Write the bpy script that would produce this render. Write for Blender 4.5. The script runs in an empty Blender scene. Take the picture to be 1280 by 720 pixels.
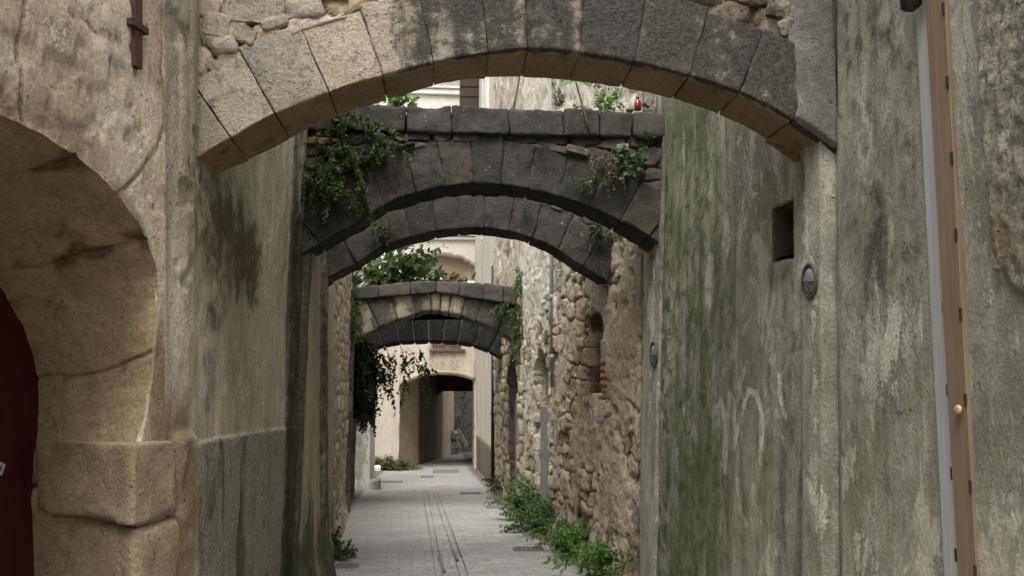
import bpy, bmesh, math, random
import numpy as np
from mathutils import Vector, Matrix
random.seed(7)
RNG = np.random.default_rng(7)
sc = bpy.context.scene
COL = sc.collection
R = math.radians

# ------------------------------------------------------------------ camera
FPX = 1120.0                                     # focal length in photo pixels (1280 wide)
EYE = Vector((0, 0, 1.6))
cam_d = bpy.data.cameras.new('camera')
cam = bpy.data.objects.new('camera', cam_d)
COL.objects.link(cam)
cam_d.sensor_width = 36
cam_d.lens = 36 * FPX / 1280
cam_d.clip_start = 0.05
cam_d.clip_end = 500
YAW = math.atan((640 - 545) / FPX)
PITCH = math.atan((490 - 360) / FPX * math.cos(YAW))
cam.location = EYE
cam.rotation_euler = (math.pi / 2 + PITCH, 0, -YAW)
sc.camera = cam
CM = cam.rotation_euler.to_matrix()

def ray(px, py):
    return CM @ Vector(((px - 640) / FPX, (360 - py) / FPX, -1))

def at(px, py, Y):
    "point of the photo pixel on the plane at depth Y"
    d = ray(px, py)
    return EYE + d * (Y / d.y)

def atx(px, py, X):
    d = ray(px, py)
    return EYE + d * (X / d.x)

def G(Y):
    "street level: the alley runs gently downhill"
    return -0.0305 * np.clip(np.asarray(Y, float) - 9, 0, 15.4)

# ------------------------------------------------------------------ noise
def _hash(ix, iy, iz):
    h = (ix.astype(np.int64) * 374761393 + iy.astype(np.int64) * 668265263 + iz.astype(np.int64) * 2147483647) & 0xFFFFFFFF
    h = ((h ^ (h >> 13)) * 1274126177) & 0xFFFFFFFF
    h = (h ^ (h >> 16)) & 0xFFFFFFFF
    h = (h * 2246822519) & 0xFFFFFFFF
    h = h ^ (h >> 15)
    return (h & 0xFFFFFF) / float(0xFFFFFF)

def vnoise(P):
    P = np.asarray(P, float)
    I = np.floor(P).astype(np.int64)
    f = P - I
    f = f * f * f * (f * (f * 6 - 15) + 10)
    r = 0
    for dx in (0, 1):
        wx = f[..., 0] if dx else 1 - f[..., 0]
        for dy in (0, 1):
            wy = f[..., 1] if dy else 1 - f[..., 1]
            for dz in (0, 1):
                wz = f[..., 2] if dz else 1 - f[..., 2]
                r = r + wx * wy * wz * _hash(I[..., 0] + dx, I[..., 1] + dy, I[..., 2] + dz)
    return r * 2 - 1

def fbm(P, oc=4, gain=0.5):
    P = np.asarray(P, float)
    a, s, t = 1.0, 0, 0
    for k in range(oc):
        s = s + a * vnoise(P * (2 ** k) + 17.3 * k)
        t += a
        a *= gain
    return s / t

def n2(a, b, sc_=1.0, seed=0.0, oc=4):
    return fbm(np.stack([a * sc_, b * sc_, np.full_like(np.asarray(a, float), seed)], -1), oc)

def sstep(a, b, x):
    t = np.clip((x - a) / (b - a), 0, 1)
    return t * t * (3 - 2 * t)

def stones(a, b, wa=0.24, wb=0.15, seed=0, warp=0.05, wgt=0.25):
    "irregular masonry cells: returns joint distance (F2-F1), random value, second random value"
    a = np.asarray(a, float); b = np.asarray(b, float)
    a = a + warp * n2(a, b, 4.5, seed + .3, 3); b = b + warp * n2(a, b, 4.5, seed + 9.7, 3)
    v = b / wb; row = np.floor(v)
    u = a / wa
    F1 = np.full(a.shape, 9e9); F2 = np.full(a.shape, 9e9); r1 = np.zeros(a.shape); r2 = np.zeros(a.shape)
    sd = np.full(a.shape, seed).astype(np.int64)
    for dr in (-1, 0, 1):
        rr = row + dr
        off = 0.5 * (rr % 2)
        cu = np.floor(u - off)
        for dc in (-1, 0, 1):
            cc = cu + dc
            h1 = _hash(cc, rr, sd); h2 = _hash(cc, rr, sd + 11); h3 = _hash(cc, rr, sd + 23); h4 = _hash(cc, rr, sd + 37)
            du = (u - off - (cc + .5 + (h1 - .5) * .75)); dv = (v - (rr + .5 + (h2 - .5) * .6))
            # rounded-box metric keeps stones blocky
            d = (np.abs(du) ** 3.6 + np.abs(dv) ** 3.6) ** (1 / 3.6) - (h3 - .5) * wgt
            m = d < F1
            F2 = np.where(m, F1, np.minimum(F2, d))
            r1 = np.where(m, h3 * .5 + h4 * .5, r1); r2 = np.where(m, h4, r2)
            F1 = np.where(m, d, F1)
    return F2 - F1, r1, r2

# ------------------------------------------------------------------ object helpers
def tag(o, label=None, cat=None, group=None, kind=None):
    if label: o['label'] = label
    if cat: o['category'] = cat
    if group: o['group'] = group
    if kind: o['kind'] = kind
    elif label: o['kind'] = 'thing'
    return o

def empty(name, loc, label=None, cat=None, group=None):
    o = bpy.data.objects.new(name, None)
    COL.objects.link(o); o.location = loc
    o.empty_display_size = .1
    return tag(o, label, cat, group)

def mk(name, verts, faces, mat, parent=None, attrs=None, smooth=True, merge=0.0):
    "one mesh object; verts in world space"
    me = bpy.data.meshes.new(name)
    verts = np.asarray(verts, float).reshape(-1, 3)
    org = np.zeros(3)
    o = bpy.data.objects.new(name, me)
    COL.objects.link(o)
    if parent is not None:
        o.parent = parent
        w = Vector((0, 0, 0)); p = parent
        while p is not None:
            w = w + p.location; p = p.parent
        org = np.array(w)
    else:
        org = np.array([verts[:, 0].mean(), verts[:, 1].mean(), verts[:, 2].min()])
        o.location = org
    me.from_pydata((verts - org).tolist(), [], [list(map(int, f)) for f in faces])
    if attrs:
        for k, val in attrs.items():
            at_ = me.attributes.new(k, 'FLOAT', 'POINT')
            at_.data.foreach_set('value', np.asarray(val, np.float32).ravel())
    if merge > 0:
        bm = bmesh.new(); bm.from_mesh(me)
        bmesh.ops.remove_doubles(bm, verts=bm.verts, dist=merge)
        bm.to_mesh(me); bm.free()
    if smooth:
        me.polygons.foreach_set('use_smooth', np.ones(len(me.polygons), bool))
    me.materials.append(mat)
    me.update()
    return o

class MB:
    "collects simple shapes into one mesh"
    def __init__(s): s.v = []; s.f = []
    def add(s, V, F):
        b = len(s.v); s.v += [tuple(map(float, q)) for q in V]; s.f += [tuple(int(i) + b for i in f) for f in F]
    def box(s, lo, hi, M=None, bev=0.0):
        (x0, y0, z0), (x1, y1, z1) = lo, hi
        if bev > 0:
            bm = bmesh.new(); bmesh.ops.create_cube(bm, size=1)
            for q in bm.verts:
                q.co = Vector(((x0 + x1) / 2 + q.co.x * (x1 - x0), (y0 + y1) / 2 + q.co.y * (y1 - y0), (z0 + z1) / 2 + q.co.z * (z1 - z0)))
            bmesh.ops.bevel(bm, geom=bm.edges[:], offset=bev, segments=2, affect='EDGES')
            bm.verts.ensure_lookup_table(); bm.verts.index_update()
            V = [q.co.copy() for q in bm.verts]; F = [[q.index for q in f.verts] for f in bm.faces]; bm.free()
        else:
            V = [Vector(q) for q in ((x0, y0, z0), (x1, y0, z0), (x1, y1, z0), (x0, y1, z0), (x0, y0, z1), (x1, y0, z1), (x1, y1, z1), (x0, y1, z1))]
            F = [(0, 3, 2, 1), (4, 5, 6, 7), (0, 1, 5, 4), (1, 2, 6, 5), (2, 3, 7, 6), (3, 0, 4, 7)]
        if M is not None: V = [M @ q for q in V]
        s.add(V, F)
    def tube(s, pts, rad, n=8, cap=True):
        pts = [Vector(p) for p in pts]
        rad = rad if hasattr(rad, '__len__') else [rad] * len(pts)
        V = []; F = []
        t0 = (pts[1] - pts[0]).normalized()
        u = t0.orthogonal().normalized()
        for i, p in enumerate(pts):
            t = (pts[min(i + 1, len(pts) - 1)] - pts[max(i - 1, 0)]).normalized()
            u = (u - t * u.dot(t)).normalized(); w = t.cross(u)
            for k in range(n):
                a = 2 * math.pi * k / n
                V.append(p + (u * math.cos(a) + w * math.sin(a)) * rad[i])
        for i in range(len(pts) - 1):
            for k in range(n):
                F.append((i * n + k, i * n + (k + 1) % n, (i + 1) * n + (k + 1) % n, (i + 1) * n + k))
        if cap:
            F.append(tuple(range(n))[::-1]); F.append(tuple((len(pts) - 1) * n + k for k in range(n)))
        s.add(V, F)
    def torus(s, c, ax_u, ax_v, r, t, n=36, m=10):
        c = Vector(c); u = Vector(ax_u).normalized(); v = Vector(ax_v).normalized(); w = u.cross(v)
        V = []; F = []
        for i in range(n):
            a = 2 * math.pi * i / n; e = u * math.cos(a) + v * math.sin(a)
            for k in range(m):
                b = 2 * math.pi * k / m
                V.append(c + e * (r + t * math.cos(b)) + w * t * math.sin(b))
        for i in range(n):
            for k in range(m):
                F.append((i * m + k, ((i + 1) % n) * m + k, ((i + 1) % n) * m + (k + 1) % m, i * m + (k + 1) % m))
        s.add(V, F)
    def build(s, name, mat, parent=None, smooth=False):
        return mk(name, s.v, s.f, mat, parent, smooth=smooth)

def sheet(name, P, mat, parent=None, attrs=None, depth=None, merge=0):
    "grid of points P[nu,nv,3]; with depth (a vector) it becomes a closed slab"
    nu, nv = P.shape[:2]
    V = P.reshape(-1, 3)
    idx = np.arange(nu * nv).reshape(nu, nv)
    F = np.stack([idx[:-1, :-1], idx[1:, :-1], idx[1:, 1:], idx[:-1, 1:]], -1).reshape(-1, 4).tolist()
    if depth is not None:
        ring = list(idx[:, 0]) + list(idx[-1, 1:]) + list(idx[-2::-1, -1]) + list(idx[0, -2:0:-1])
        n0 = len(V)
        back = V[ring] + np.asarray(depth, float)
        V = np.concatenate([V, back])
        m = len(ring)
        for i in range(m):
            j = (i + 1) % m
            F.append([ring[i], n0 + i, n0 + j, ring[j]])
        a, b = nu - 1, nv - 1
        c0 = [n0 + i for i in range(m)]
        F.append(c0)
        if attrs: attrs = {k: np.concatenate([np.asarray(v).ravel(), np.asarray(v).ravel()[ring]]) for k, v in attrs.items()}
    return mk(name, V, F, mat, parent, attrs, merge=merge)

# ------------------------------------------------------------------ node helpers
class NT:
    def __init__(s, tree): s.t = tree; s.n = tree.nodes; s.l = tree.links
    def node(s, kind, **kw):
        q = s.n.new(kind)
        for k, v in kw.items(): setattr(q, k, v)
        return q
    def put(s, sock, val):
        if hasattr(val, 'node'): s.l.new(val, sock)
        elif isinstance(val, (tuple, list)) and len(val) == 3 and sock.type == 'RGBA': sock.default_value = (*val, 1)
        else: sock.default_value = val
    def math(s, op, a, b=0.5, clamp=False):
        q = s.node('ShaderNodeMath', operation=op, use_clamp=clamp); s.put(q.inputs[0], a)
        if len(q.inputs) > 1: s.put(q.inputs[1], b)
        return q.outputs[0]
    def add(s, a, b): return s.math('ADD', a, b)
    def mul(s, a, b): return s.math('MULTIPLY', a, b)
    def pos(s): return s.node('ShaderNodeNewGeometry').outputs['Position']
    def scale(s, v, xyz, loc=(0, 0, 0)):
        q = s.node('ShaderNodeMapping'); s.put(q.inputs[0], v); q.inputs['Location'].default_value = loc; q.inputs['Scale'].default_value = xyz
        return q.outputs[0]
    def noise(s, v, scale, detail=4, rough=.55, dist=0.0):
        q = s.node('ShaderNodeTexNoise'); s.put(q.inputs['Vector'], v)
        q.inputs['Scale'].default_value = scale; q.inputs['Detail'].default_value = detail
        q.inputs['Roughness'].default_value = rough; q.inputs['Distortion'].default_value = dist
        return q.outputs['Fac']
    def voro(s, v, scale, feature='F1', rnd=1.0):
        q = s.node('ShaderNodeTexVoronoi', feature=feature); s.put(q.inputs['Vector'], v); q.inputs['Scale'].default_value = scale
        q.inputs['Randomness'].default_value = rnd
        return q
    def attr(s, name): return s.node('ShaderNodeAttribute', attribute_name=name).outputs['Fac']
    def step(s, x, a, b, lo=0.0, hi=1.0):
        q = s.node('ShaderNodeMapRange', interpolation_type='SMOOTHSTEP'); s.put(q.inputs[0], x)
        q.inputs[1].default_value = a; q.inputs[2].default_value = b; q.inputs[3].default_value = lo; q.inputs[4].default_value = hi
        return q.outputs[0]
    def mix(s, f, a, b, mode='MIX'):
        q = s.node('ShaderNodeMix', data_type='RGBA', blend_type=mode); s.put(q.inputs[0], f)
        s.put(q.inputs[6], a); s.put(q.inputs[7], b)
        return q.outputs[2]
    def ramp(s, f, stops):
        q = s.node('ShaderNodeValToRGB'); s.put(q.inputs[0], f); e = q.color_ramp.elements
        while len(e) < len(stops): e.new(.5)
        for el, (p, c) in zip(e, stops): el.position = p; el.color = (*c, 1)
        return q.outputs[0]
    def bump(s, h, dist, strength=1.0, normal=None):
        q = s.node('ShaderNodeBump'); s.put(q.inputs['Height'], h); q.inputs['Distance'].default_value = dist; q.inputs['Strength'].default_value = strength
        if normal is not None: s.l.new(normal, q.inputs['Normal'])
        return q.outputs[0]

def new_mat(name):
    m = bpy.data.materials.new(name); m.use_nodes = True
    t = NT(m.node_tree); p = m.node_tree.nodes['Principled BSDF']
    p.inputs['Roughness'].default_value = .9; p.inputs['Specular IOR Level'].default_value = .25
    return m, t, p

def wall_mat(name, c1, c2, dark=(.05, .045, .04), pale=(.42, .40, .35), moss=(.075, .095, .035), streak=(9, 9, .6), fine=45, bump=.006,
             pits=.5, mott=.5, stone=None, use_rand=False, flake=.0, big=1.2, lich=0.0, peel=0.0, drift=None, stain=0.0):
    "weathered masonry: masks dark (stains and painted recess shade) / pale / moss / coarse come from the mesh, their edges are broken up here"
    m, t, p = new_mat(name)
    P = t.pos()
    if use_rand:
        rnd = t.node('ShaderNodeObjectInfo').outputs['Random']
        off = t.node('ShaderNodeVectorMath', operation='ADD'); t.put(off.inputs[0], P)
        cmb = t.node('ShaderNodeCombineXYZ'); t.put(cmb.inputs[0], t.mul(rnd, 37.0)); t.put(cmb.inputs[1], t.mul(rnd, 91.0)); t.put(cmb.inputs[2], 0.0)
        t.put(off.inputs[1], cmb.outputs[0])
        Q = off.outputs[0]
    else:
        Q = P
    bg = t.noise(Q, big, 5, .6, .4)
    st = t.noise(t.scale(P, streak), 1.0, 5, .6, 1.2)
    st2 = t.noise(t.scale(P, (streak[0] * 2.6, streak[1] * 2.6, streak[2] * 3.6), (3, 7, 1)), 1.0, 6, .66, .8)
    fn = t.noise(Q, fine, 8, .68)
    md = t.noise(Q, fine * .16, 6, .65, .6)
    gr = t.noise(Q, fine * 5, 3, .6)
    f = t.add(t.mul(bg, .6), t.mul(md, .4))
    col = t.mix(t.step(f, .36, .64), c1, c2)
    if stone is not None:
        sv = t.attr('stone'); col = t.mix(.85, col, t.ramp(t.add(sv, t.mul(t.add(md, -.5), .35)), stone))
    if drift is not None:
        dn = t.noise(t.scale(P, (.9, .9, .6), (4, 2, 9)), 1.0, 5, .62, .6)
        col = t.mix(t.step(dn, .46, .68, 0, .75), col, drift)
    if use_rand:
        col = t.mix(1.0, col, t.ramp(rnd, [(0, (.78, .77, .75)), (.5, (1, 1, 1)), (1, (1.13, 1.06, .98))]), 'MULTIPLY')
    col = t.mix(t.mul(t.step(t.add(t.attr('coarse'), t.add(t.mul(t.add(md, -.5), .7), t.mul(t.add(bg, -.5), 1.0))), .4, .75), .85), col, t.mix(t.step(fn, .3, .7), (.15, .136, .112), (.36, .325, .265)))
    col = t.mix(t.mul(t.step(t.add(t.attr('ochre'), t.mul(t.add(md, -.5), .6)), .2, .8), .9), col, t.mix(t.step(bg, .35, .65), (.20, .138, .072), (.29, .215, .12)))
    # vertical water streaks in the base tone
    sk = t.step(t.add(t.mul(st, .4), t.add(t.mul(st2, .25), t.mul(md, .35))), .34, .66, 1 - .5 * mott, 1 + .4 * mott)
    col = t.mix(1.0, col, _grey(t, sk), 'MULTIPLY')
    brk = t.add(t.mul(t.add(st, -.5), .8), t.add(t.mul(t.add(fn, -.5), .7), t.add(t.mul(t.add(md, -.5), 1.0), t.mul(t.add(st2, -.5), .5))))
    brk2 = t.add(t.mul(t.add(st2, -.5), .9), t.add(t.mul(t.add(fn, -.5), .6), t.mul(t.add(md, -.5), 1.0)))
    pm = t.step(t.add(t.attr('pale'), brk2), .46, .58)
    col = t.mix(pm, col, t.mix(t.step(md, .3, .7), pale, tuple(q * .82 for q in pale)))
    if flake > 0:
        fl = t.step(t.noise(t.scale(P, (26, 26, 7), (5, 1, 2)), 1.0, 6, .7), .56, .62)
        col = t.mix(t.mul(fl, flake), col, pale)
    if peel > 0:
        pn = t.noise(t.scale(P, (2.6, 2.6, 1.5), (1, 8, 3)), 1.0, 9, .68, .5)
        col = t.mix(t.mul(t.step(pn, .545, .575), peel), col, t.mix(t.step(md, .3, .7), pale, tuple(q * .8 for q in pale)))
        col = t.mix(t.mul(t.step(pn, .43, .40), peel * .55), col, tuple(q * .8 for q in c2))
    if stain > 0:
        sn = t.noise(t.scale(P, (3.2, 3.2, .35), (7, 7, 7)), 1.0, 7, .65, .4)
        col = t.mix(t.mul(t.step(t.add(sn, t.mul(t.add(md, -.5), .3)), .52, .72), stain), col, tuple(q * 1.5 for q in dark))
    dm = t.step(t.add(t.attr('dark'), brk), .36, .74)
    col = t.mix(t.mul(dm, .92), col, t.mix(t.step(fn, .35, .68), dark, tuple(min(1, q * 2.1) for q in dark)))
    ms = t.noise(t.scale(P, (5.5, 5.5, 1.0), (2, 5, 1)), 1.0, 8, .68, .5)
    mm = t.step(t.add(t.attr('moss'), t.add(t.mul(t.add(ms, -.5), 1.4), t.add(t.mul(t.add(fn, -.5), .6), t.mul(t.add(md, -.5), .6)))), .34, .8)
    col = t.mix(t.mul(mm, .85), col, t.mix(t.step(md, .35, .65), moss, tuple(q * .55 for q in moss)))
    # grain
    col = t.mix(1.0, col, _grey(t, t.step(fn, .3, .7, .76, 1.2)), 'MULTIPLY')
    col = t.mix(1.0, col, _grey(t, t.step(gr, .25, .75, .9, 1.1)), 'MULTIPLY')
    # pits
    vd = t.voro(Q, fine * .55).outputs['Distance']
    pt = t.mul(t.step(vd, .06, .2, 1, 0), t.step(t.noise(Q, 7, 3), .48, .62))
    col = t.mix(t.mul(pt, pits), col, dark)
    if lich > 0:
        lv = t.voro(Q, fine * .4).outputs['Distance']
        lm = t.mul(t.step(lv, .08, .22, 1, 0), t.step(t.noise(Q, 5, 3), .5, .6))
        col = t.mix(t.mul(lm, lich), col, (.36, .36, .33))
    if stone is not None:
        jm = t.attr('joint'); col = t.mix(t.mul(t.step(t.add(jm, t.mul(t.add(fn, -.5), .8)), .3, .9), .85), col, tuple(q * 1.1 for q in dark))
    crs = t.attr('coarse')
    h = t.add(t.mul(fn, 1.0), t.add(t.mul(gr, .35), t.add(t.mul(md, 1.2), t.mul(pt, -1.2))))
    h = t.add(h, t.mul(pm, .45))
    h = t.add(h, t.mul(crs, t.mul(t.noise(Q, 38, 4, .6), 1.4)))
    t.put(p.inputs['Base Color'], col)
    t.put(p.inputs['Normal'], t.bump(h, bump * 2, 1.0))
    p.inputs['Roughness'].default_value = .93; p.inputs['Specular IOR Level'].default_value = .15
    return m

def _grey(t, v):
    q = t.node('ShaderNodeCombineColor')
    for k in range(3): t.put(q.inputs[k], v)
    return q.outputs[0]

def simple_mat(name, c, c2=None, scale=20, rough=.7, bump=.001, metal=0.0, spec=.3, stretch=(1, 1, 1)):
    m, t, p = new_mat(name)
    n = t.noise(t.scale(t.pos(), stretch), scale, 6, .65)
    t.put(p.inputs['Base Color'], t.mix(t.step(n, .3, .7), c, c2 if c2 else tuple(q * .65 for q in c)))
    t.put(p.inputs['Normal'], t.bump(n, bump))
    p.inputs['Roughness'].default_value = rough; p.inputs['Metallic'].default_value = metal; p.inputs['Specular IOR Level'].default_value = spec
    return m

def leaf_mat(name, a, b, trans=.35):
    m, t, p = new_mat(name)
    r = t.attr('rnd')
    col = t.mix(r, a, b)
    col = t.mix(1.0, col, _grey(t, t.step(t.noise(t.pos(), 60, 3), .3, .7, .8, 1.2)), 'MULTIPLY')
    t.put(p.inputs['Base Color'], col); p.inputs['Roughness'].default_value = .5; p.inputs['Specular IOR Level'].default_value = .35
    tr = t.node('ShaderNodeBsdfTranslucent'); t.put(tr.inputs[0], t.mix(.5, col, (.16, .22, .03)))
    mx = t.node('ShaderNodeMixShader'); mx.inputs[0].default_value = trans
    out = m.node_tree.nodes['Material Output']
    t.l.new(p.outputs[0], mx.inputs[1]); t.l.new(tr.outputs[0], mx.inputs[2]); t.l.new(mx.outputs[0], out.inputs['Surface'])
    return m
# ------------------------------------------------------------------ materials
M_arch1 = wall_mat('cream_limestone', (.43, .39, .315), (.34, .305, .24), dark=(.030, .028, .026), pale=(.40, .385, .35), streak=(6, 6, 1.6), fine=60, bump=.009, mott=.25, use_rand=True, lich=.0)
M_arch2 = wall_mat('sooty_stone', (.088, .081, .073), (.054, .050, .046), dark=(.016, .0155, .0145), pale=(.25, .245, .23), streak=(8, 8, 2), fine=55, bump=.007, mott=.4, use_rand=True, lich=.35)
M_arch4 = wall_mat('stained_ashlar', (.36, .32, .24), (.24, .215, .17), dark=(.035, .033, .03), pale=(.42, .38, .3), streak=(5, 5, 1), fine=40, bump=.007, mott=.5, use_rand=True, lich=.4)
M_mortar = wall_mat('old_mortar', (.12, .105, .085), (.07, .06, .05), fine=60, bump=.006)
M_left0 = wall_mat('cream_worn_stone', (.68, .60, .44), (.58, .50, .355), dark=(.21, .16, .11), pale=(.62, .57, .46), streak=(5, 5, 2.2), fine=55, bump=.006, mott=.25, peel=.6, drift=(.38, .28, .185))
M_gplast = wall_mat('dark_grey_plaster', (.17, .16, .14), (.11, .104, .092), dark=(.04, .037, .033), pale=(.3, .29, .26), streak=(4, 4, 1), fine=55, bump=.006, mott=.5, peel=.25)
M_reveal = wall_mat('ochre_stone', (.40, .31, .18), (.31, .235, .135), dark=(.07, .05, .033), pale=(.5, .42, .28), streak=(2.5, 2.5, 2.5), fine=60, bump=.004, mott=.4, drift=(.25, .185, .115))
M_left1 = wall_mat('tan_plaster', (.55, .49, .365), (.41, .36, .265), dark=(.052, .038, .024), pale=(.36, .355, .34), peel=.3, drift=(.30, .27, .21), stain=.3, moss=(.028, .030, .016), streak=(4, 4, .9), fine=50, bump=.007, mott=.7)
M_right = wall_mat('grey_plaster', (.38, .36, .305), (.25, .235, .195), dark=(.048, .045, .038), pale=(.56, .535, .46), peel=.65, drift=(.16, .165, .105), stain=.8, moss=(.12, .14, .062), streak=(4.2, 4.2, 1.0), fine=55, bump=.0055, mott=.7, flake=.3, pits=.35)
M_rub = wall_mat('rubble_masonry', (.40, .33, .22), (.30, .24, .16), dark=(.06, .046, .032), pale=(.60, .55, .45), streak=(5, 5, 1.2), fine=40, bump=.010, mott=.5,
                 stone=[(0, (.32, .25, .165)), (.3, (.47, .38, .245)), (.5, (.52, .43, .29)), (.7, (.44, .385, .29)), (1, (.58, .52, .40))])
M_dkrub = wall_mat('dark_rubble', (.12, .105, .09), (.08, .07, .06), dark=(.025, .022, .02), pale=(.3, .28, .25), fine=45, bump=.008,
                   stone=[(0, (.05, .045, .04)), (.5, (.10, .09, .078)), (1, (.17, .15, .125))])
M_cream = wall_mat('cream_render', (.50, .455, .365), (.42, .38, .30), dark=(.16, .12, .08), pale=(.6, .57, .5), streak=(2.2, 2.2, .3), fine=70, bump=.0015, mott=.3, pits=.2)
M_white = wall_mat('pale_render', (.70, .68, .62), (.60, .575, .52), dark=(.18, .17, .16), pale=(.75, .73, .68), streak=(5, 5, .35), fine=70, bump=.0015, mott=.3, pits=.2)
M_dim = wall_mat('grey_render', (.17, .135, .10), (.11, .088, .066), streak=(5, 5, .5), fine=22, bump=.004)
M_wood = simple_mat('dark_timber', (.028, .019, .013), (.05, .036, .026), 18, .85, .004, stretch=(1, 1, 4))
M_brownwood = simple_mat('brown_shutter_paint', (.10, .055, .045), (.16, .09, .07), 12, .7, .002)
M_rust = simple_mat('rusty_iron', (.030, .021, .021), (.085, .038, .026), 14, .9, .003)
M_black = simple_mat('black_metal', (.02, .02, .02), (.04, .04, .038), 40, .6)
M_tan = simple_mat('tan_duct_paint', (.165, .12, .076), (.215, .16, .105), 6, .45, .0005, spec=.4, stretch=(8, 8, .5))
M_zinc = simple_mat('galvanised_strip', (.30, .305, .31), (.38, .385, .385), 8, .5, .0006, spec=.45, stretch=(8, 8, .4))
M_pipe = simple_mat('pale_pipe_paint', (.42, .46, .52), (.52, .55, .6), 10, .5, .0005)
M_gpipe = simple_mat('grey_conduit', (.20, .195, .19), (.30, .29, .28), 10, .6, .001)
M_red = simple_mat('dark_red_paint', (.034, .005, .006), (.052, .007, .008), 5, .5, .0008, stretch=(6, 6, 1))
M_redglass = simple_mat('red_plastic', (.22, .006, .010), (.14, .005, .008), 5, .2, .0002, spec=.6)
M_brick = simple_mat('red_brick', (.28, .11, .065), (.20, .085, .055), 40, .9, .003)
M_rtile = simple_mat('clay_tile', (.26, .13, .08), (.16, .085, .06), 30, .9, .003)
M_glass = simple_mat('frosted_glass', (.17, .18, .18), (.12, .13, .13), 30, .25, .0003, spec=.5)
M_ring = simple_mat('weathered_ring', (.055, .05, .045), (.10, .09, .078), 40, .7, .001)
M_block = simple_mat('cement_infill', (.25, .245, .235), (.19, .185, .175), 30, .95, .002)
M_sticker = simple_mat('white_paper', (.5, .48, .46), (.42, .4, .38), 30, .7, .0002)
M_ink = simple_mat('black_ink', (.02, .02, .02), (.03, .03, .03), 30, .7, .0002)
M_shell = simple_mat('snail_shell', (.55, .40, .28), (.40, .25, .15), 120, .35, .0003, spec=.5)
M_grate = simple_mat('worn_iron', (.13, .125, .118), (.21, .2, .19), 50, .7, .002)
M_void = simple_mat('dark_soil_and_shade', (.03, .026, .022), (.055, .045, .035), 60, .95, .004)  # soil in the drain pits, painted shade in the square opening
M_bark = simple_mat('plant_stem', (.07, .05, .03), (.10, .09, .045), 60, .8, .001)
M_leafA = leaf_mat('leaf_mid_green', (.028, .060, .020), (.065, .115, .035))
M_leafB = leaf_mat('leaf_fresh_green', (.07, .17, .025), (.14, .26, .05))
M_leafF = leaf_mat('leaf_weed_green', (.045, .10, .028), (.10, .19, .045))
M_leafC = leaf_mat('leaf_dark_green', (.010, .022, .010), (.028, .05, .018), .2)  # near-black green: the ivy's shade is put into the leaf colour
M_leafD = leaf_mat('leaf_dry', (.09, .065, .04), (.15, .115, .07), .2)
M_leafE = leaf_mat('leaf_bluish_green', (.02, .085, .035), (.05, .14, .05), .3)

def paving():
    m, t, p = new_mat('pale_stone_setts')
    P = t.pos()
    rot = t.node('ShaderNodeMapping'); t.put(rot.inputs[0], P); rot.inputs['Rotation'].default_value = (0, 0, R(-2.0))
    wob = t.node('ShaderNodeVectorMath', operation='ADD'); t.put(wob.inputs[0], rot.outputs[0])
    nz = t.node('ShaderNodeTexNoise'); t.put(nz.inputs['Vector'], P); nz.inputs['Scale'].default_value = 2.5
    sc2 = t.node('ShaderNodeVectorMath', operation='SCALE'); t.put(sc2.inputs[0], nz.outputs['Color']); sc2.inputs['Scale'].default_value = .035
    t.put(wob.inputs[1], sc2.outputs[0])
    b = t.node('ShaderNodeTexBrick'); t.put(b.inputs['Vector'], wob.outputs[0])
    b.inputs['Color1'].default_value = (.0, .0, .0, 1); b.inputs['Color2'].default_value = (1, 1, 1, 1); b.inputs['Mortar'].default_value = (.5, .5, .5, 1)
    b.inputs['Scale'].default_value = 1; b.inputs['Mortar Size'].default_value = .004; b.inputs['Mortar Smooth'].default_value = .35
    b.inputs['Brick Width'].default_value = .24; b.inputs['Row Height'].default_value = .118; b.offset_frequency = 2; b.squash = 1
    fn = t.noise(P, 55, 6, .65); bg = t.noise(P, .9, 5, .6); md = t.noise(P, 9, 6, .65)
    col = t.mix(t.step(bg, .3, .7), (.275, .268, .256), (.355, .345, .33))
    bv = t.node('ShaderNodeSeparateColor'); t.put(bv.inputs[0], b.outputs['Color'])
    col = t.mix(1.0, col, _grey(t, t.step(bv.outputs[0], 0, 1, .92, 1.07)), 'MULTIPLY')
    col = t.mix(1.0, col, _grey(t, t.step(fn, .25, .75, .78, 1.2)), 'MULTIPLY')
    col = t.mix(t.mul(t.step(t.add(t.mul(md, .6), t.mul(bg, .4)), .47, .66), .6), col, (.215, .20, .175))
    sp = t.mul(t.step(t.voro(P, 16).outputs['Distance'], .10, .2, 1, 0), t.step(md, .46, .56))
    col = t.mix(t.mul(sp, .6), col, (.09, .08, .07))
    mort = t.mul(b.outputs['Fac'], t.step(md, .36, .62, .05, .55))
    col = t.mix(mort, col, (.13, .115, .095))
    e = t.step(t.add(t.attr('edge'), t.mul(t.add(md, -.5), .9)), .35, .8)
    col = t.mix(t.mul(e, .8), col, (.10, .085, .06))
    t.put(p.inputs['Base Color'], col)
    h = t.add(t.mul(b.outputs['Fac'], -1.6), t.add(t.mul(fn, .5), t.mul(md, .8)))
    t.put(p.inputs['Normal'], t.bump(h, .006)); p.inputs['Roughness'].default_value = .8
    return m
M_pave = paving()
M_joint = simple_mat('joint_dirt', (.12, .11, .095), (.2, .19, .17), 14, .95, .001)
M_earth = simple_mat('earth', (.2, .18, .15), (.14, .13, .11), 3, .95, .01)

# ------------------------------------------------------------------ generic builders
def axis(*segs):
    out = []
    for a, b, st in segs:
        n = max(1, int(round((b - a) / st)))
        out += list(np.linspace(a, b, n, endpoint=False))
    out.append(segs[-1][1])
    return np.array(out)

def node(Y, top, bot):
    a = at(*top, Y); b = at(*bot, Y)
    k = (a.x - b.x) / (a.z - b.z)
    return Y, a.x + k * (1.6 - a.z), k

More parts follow.
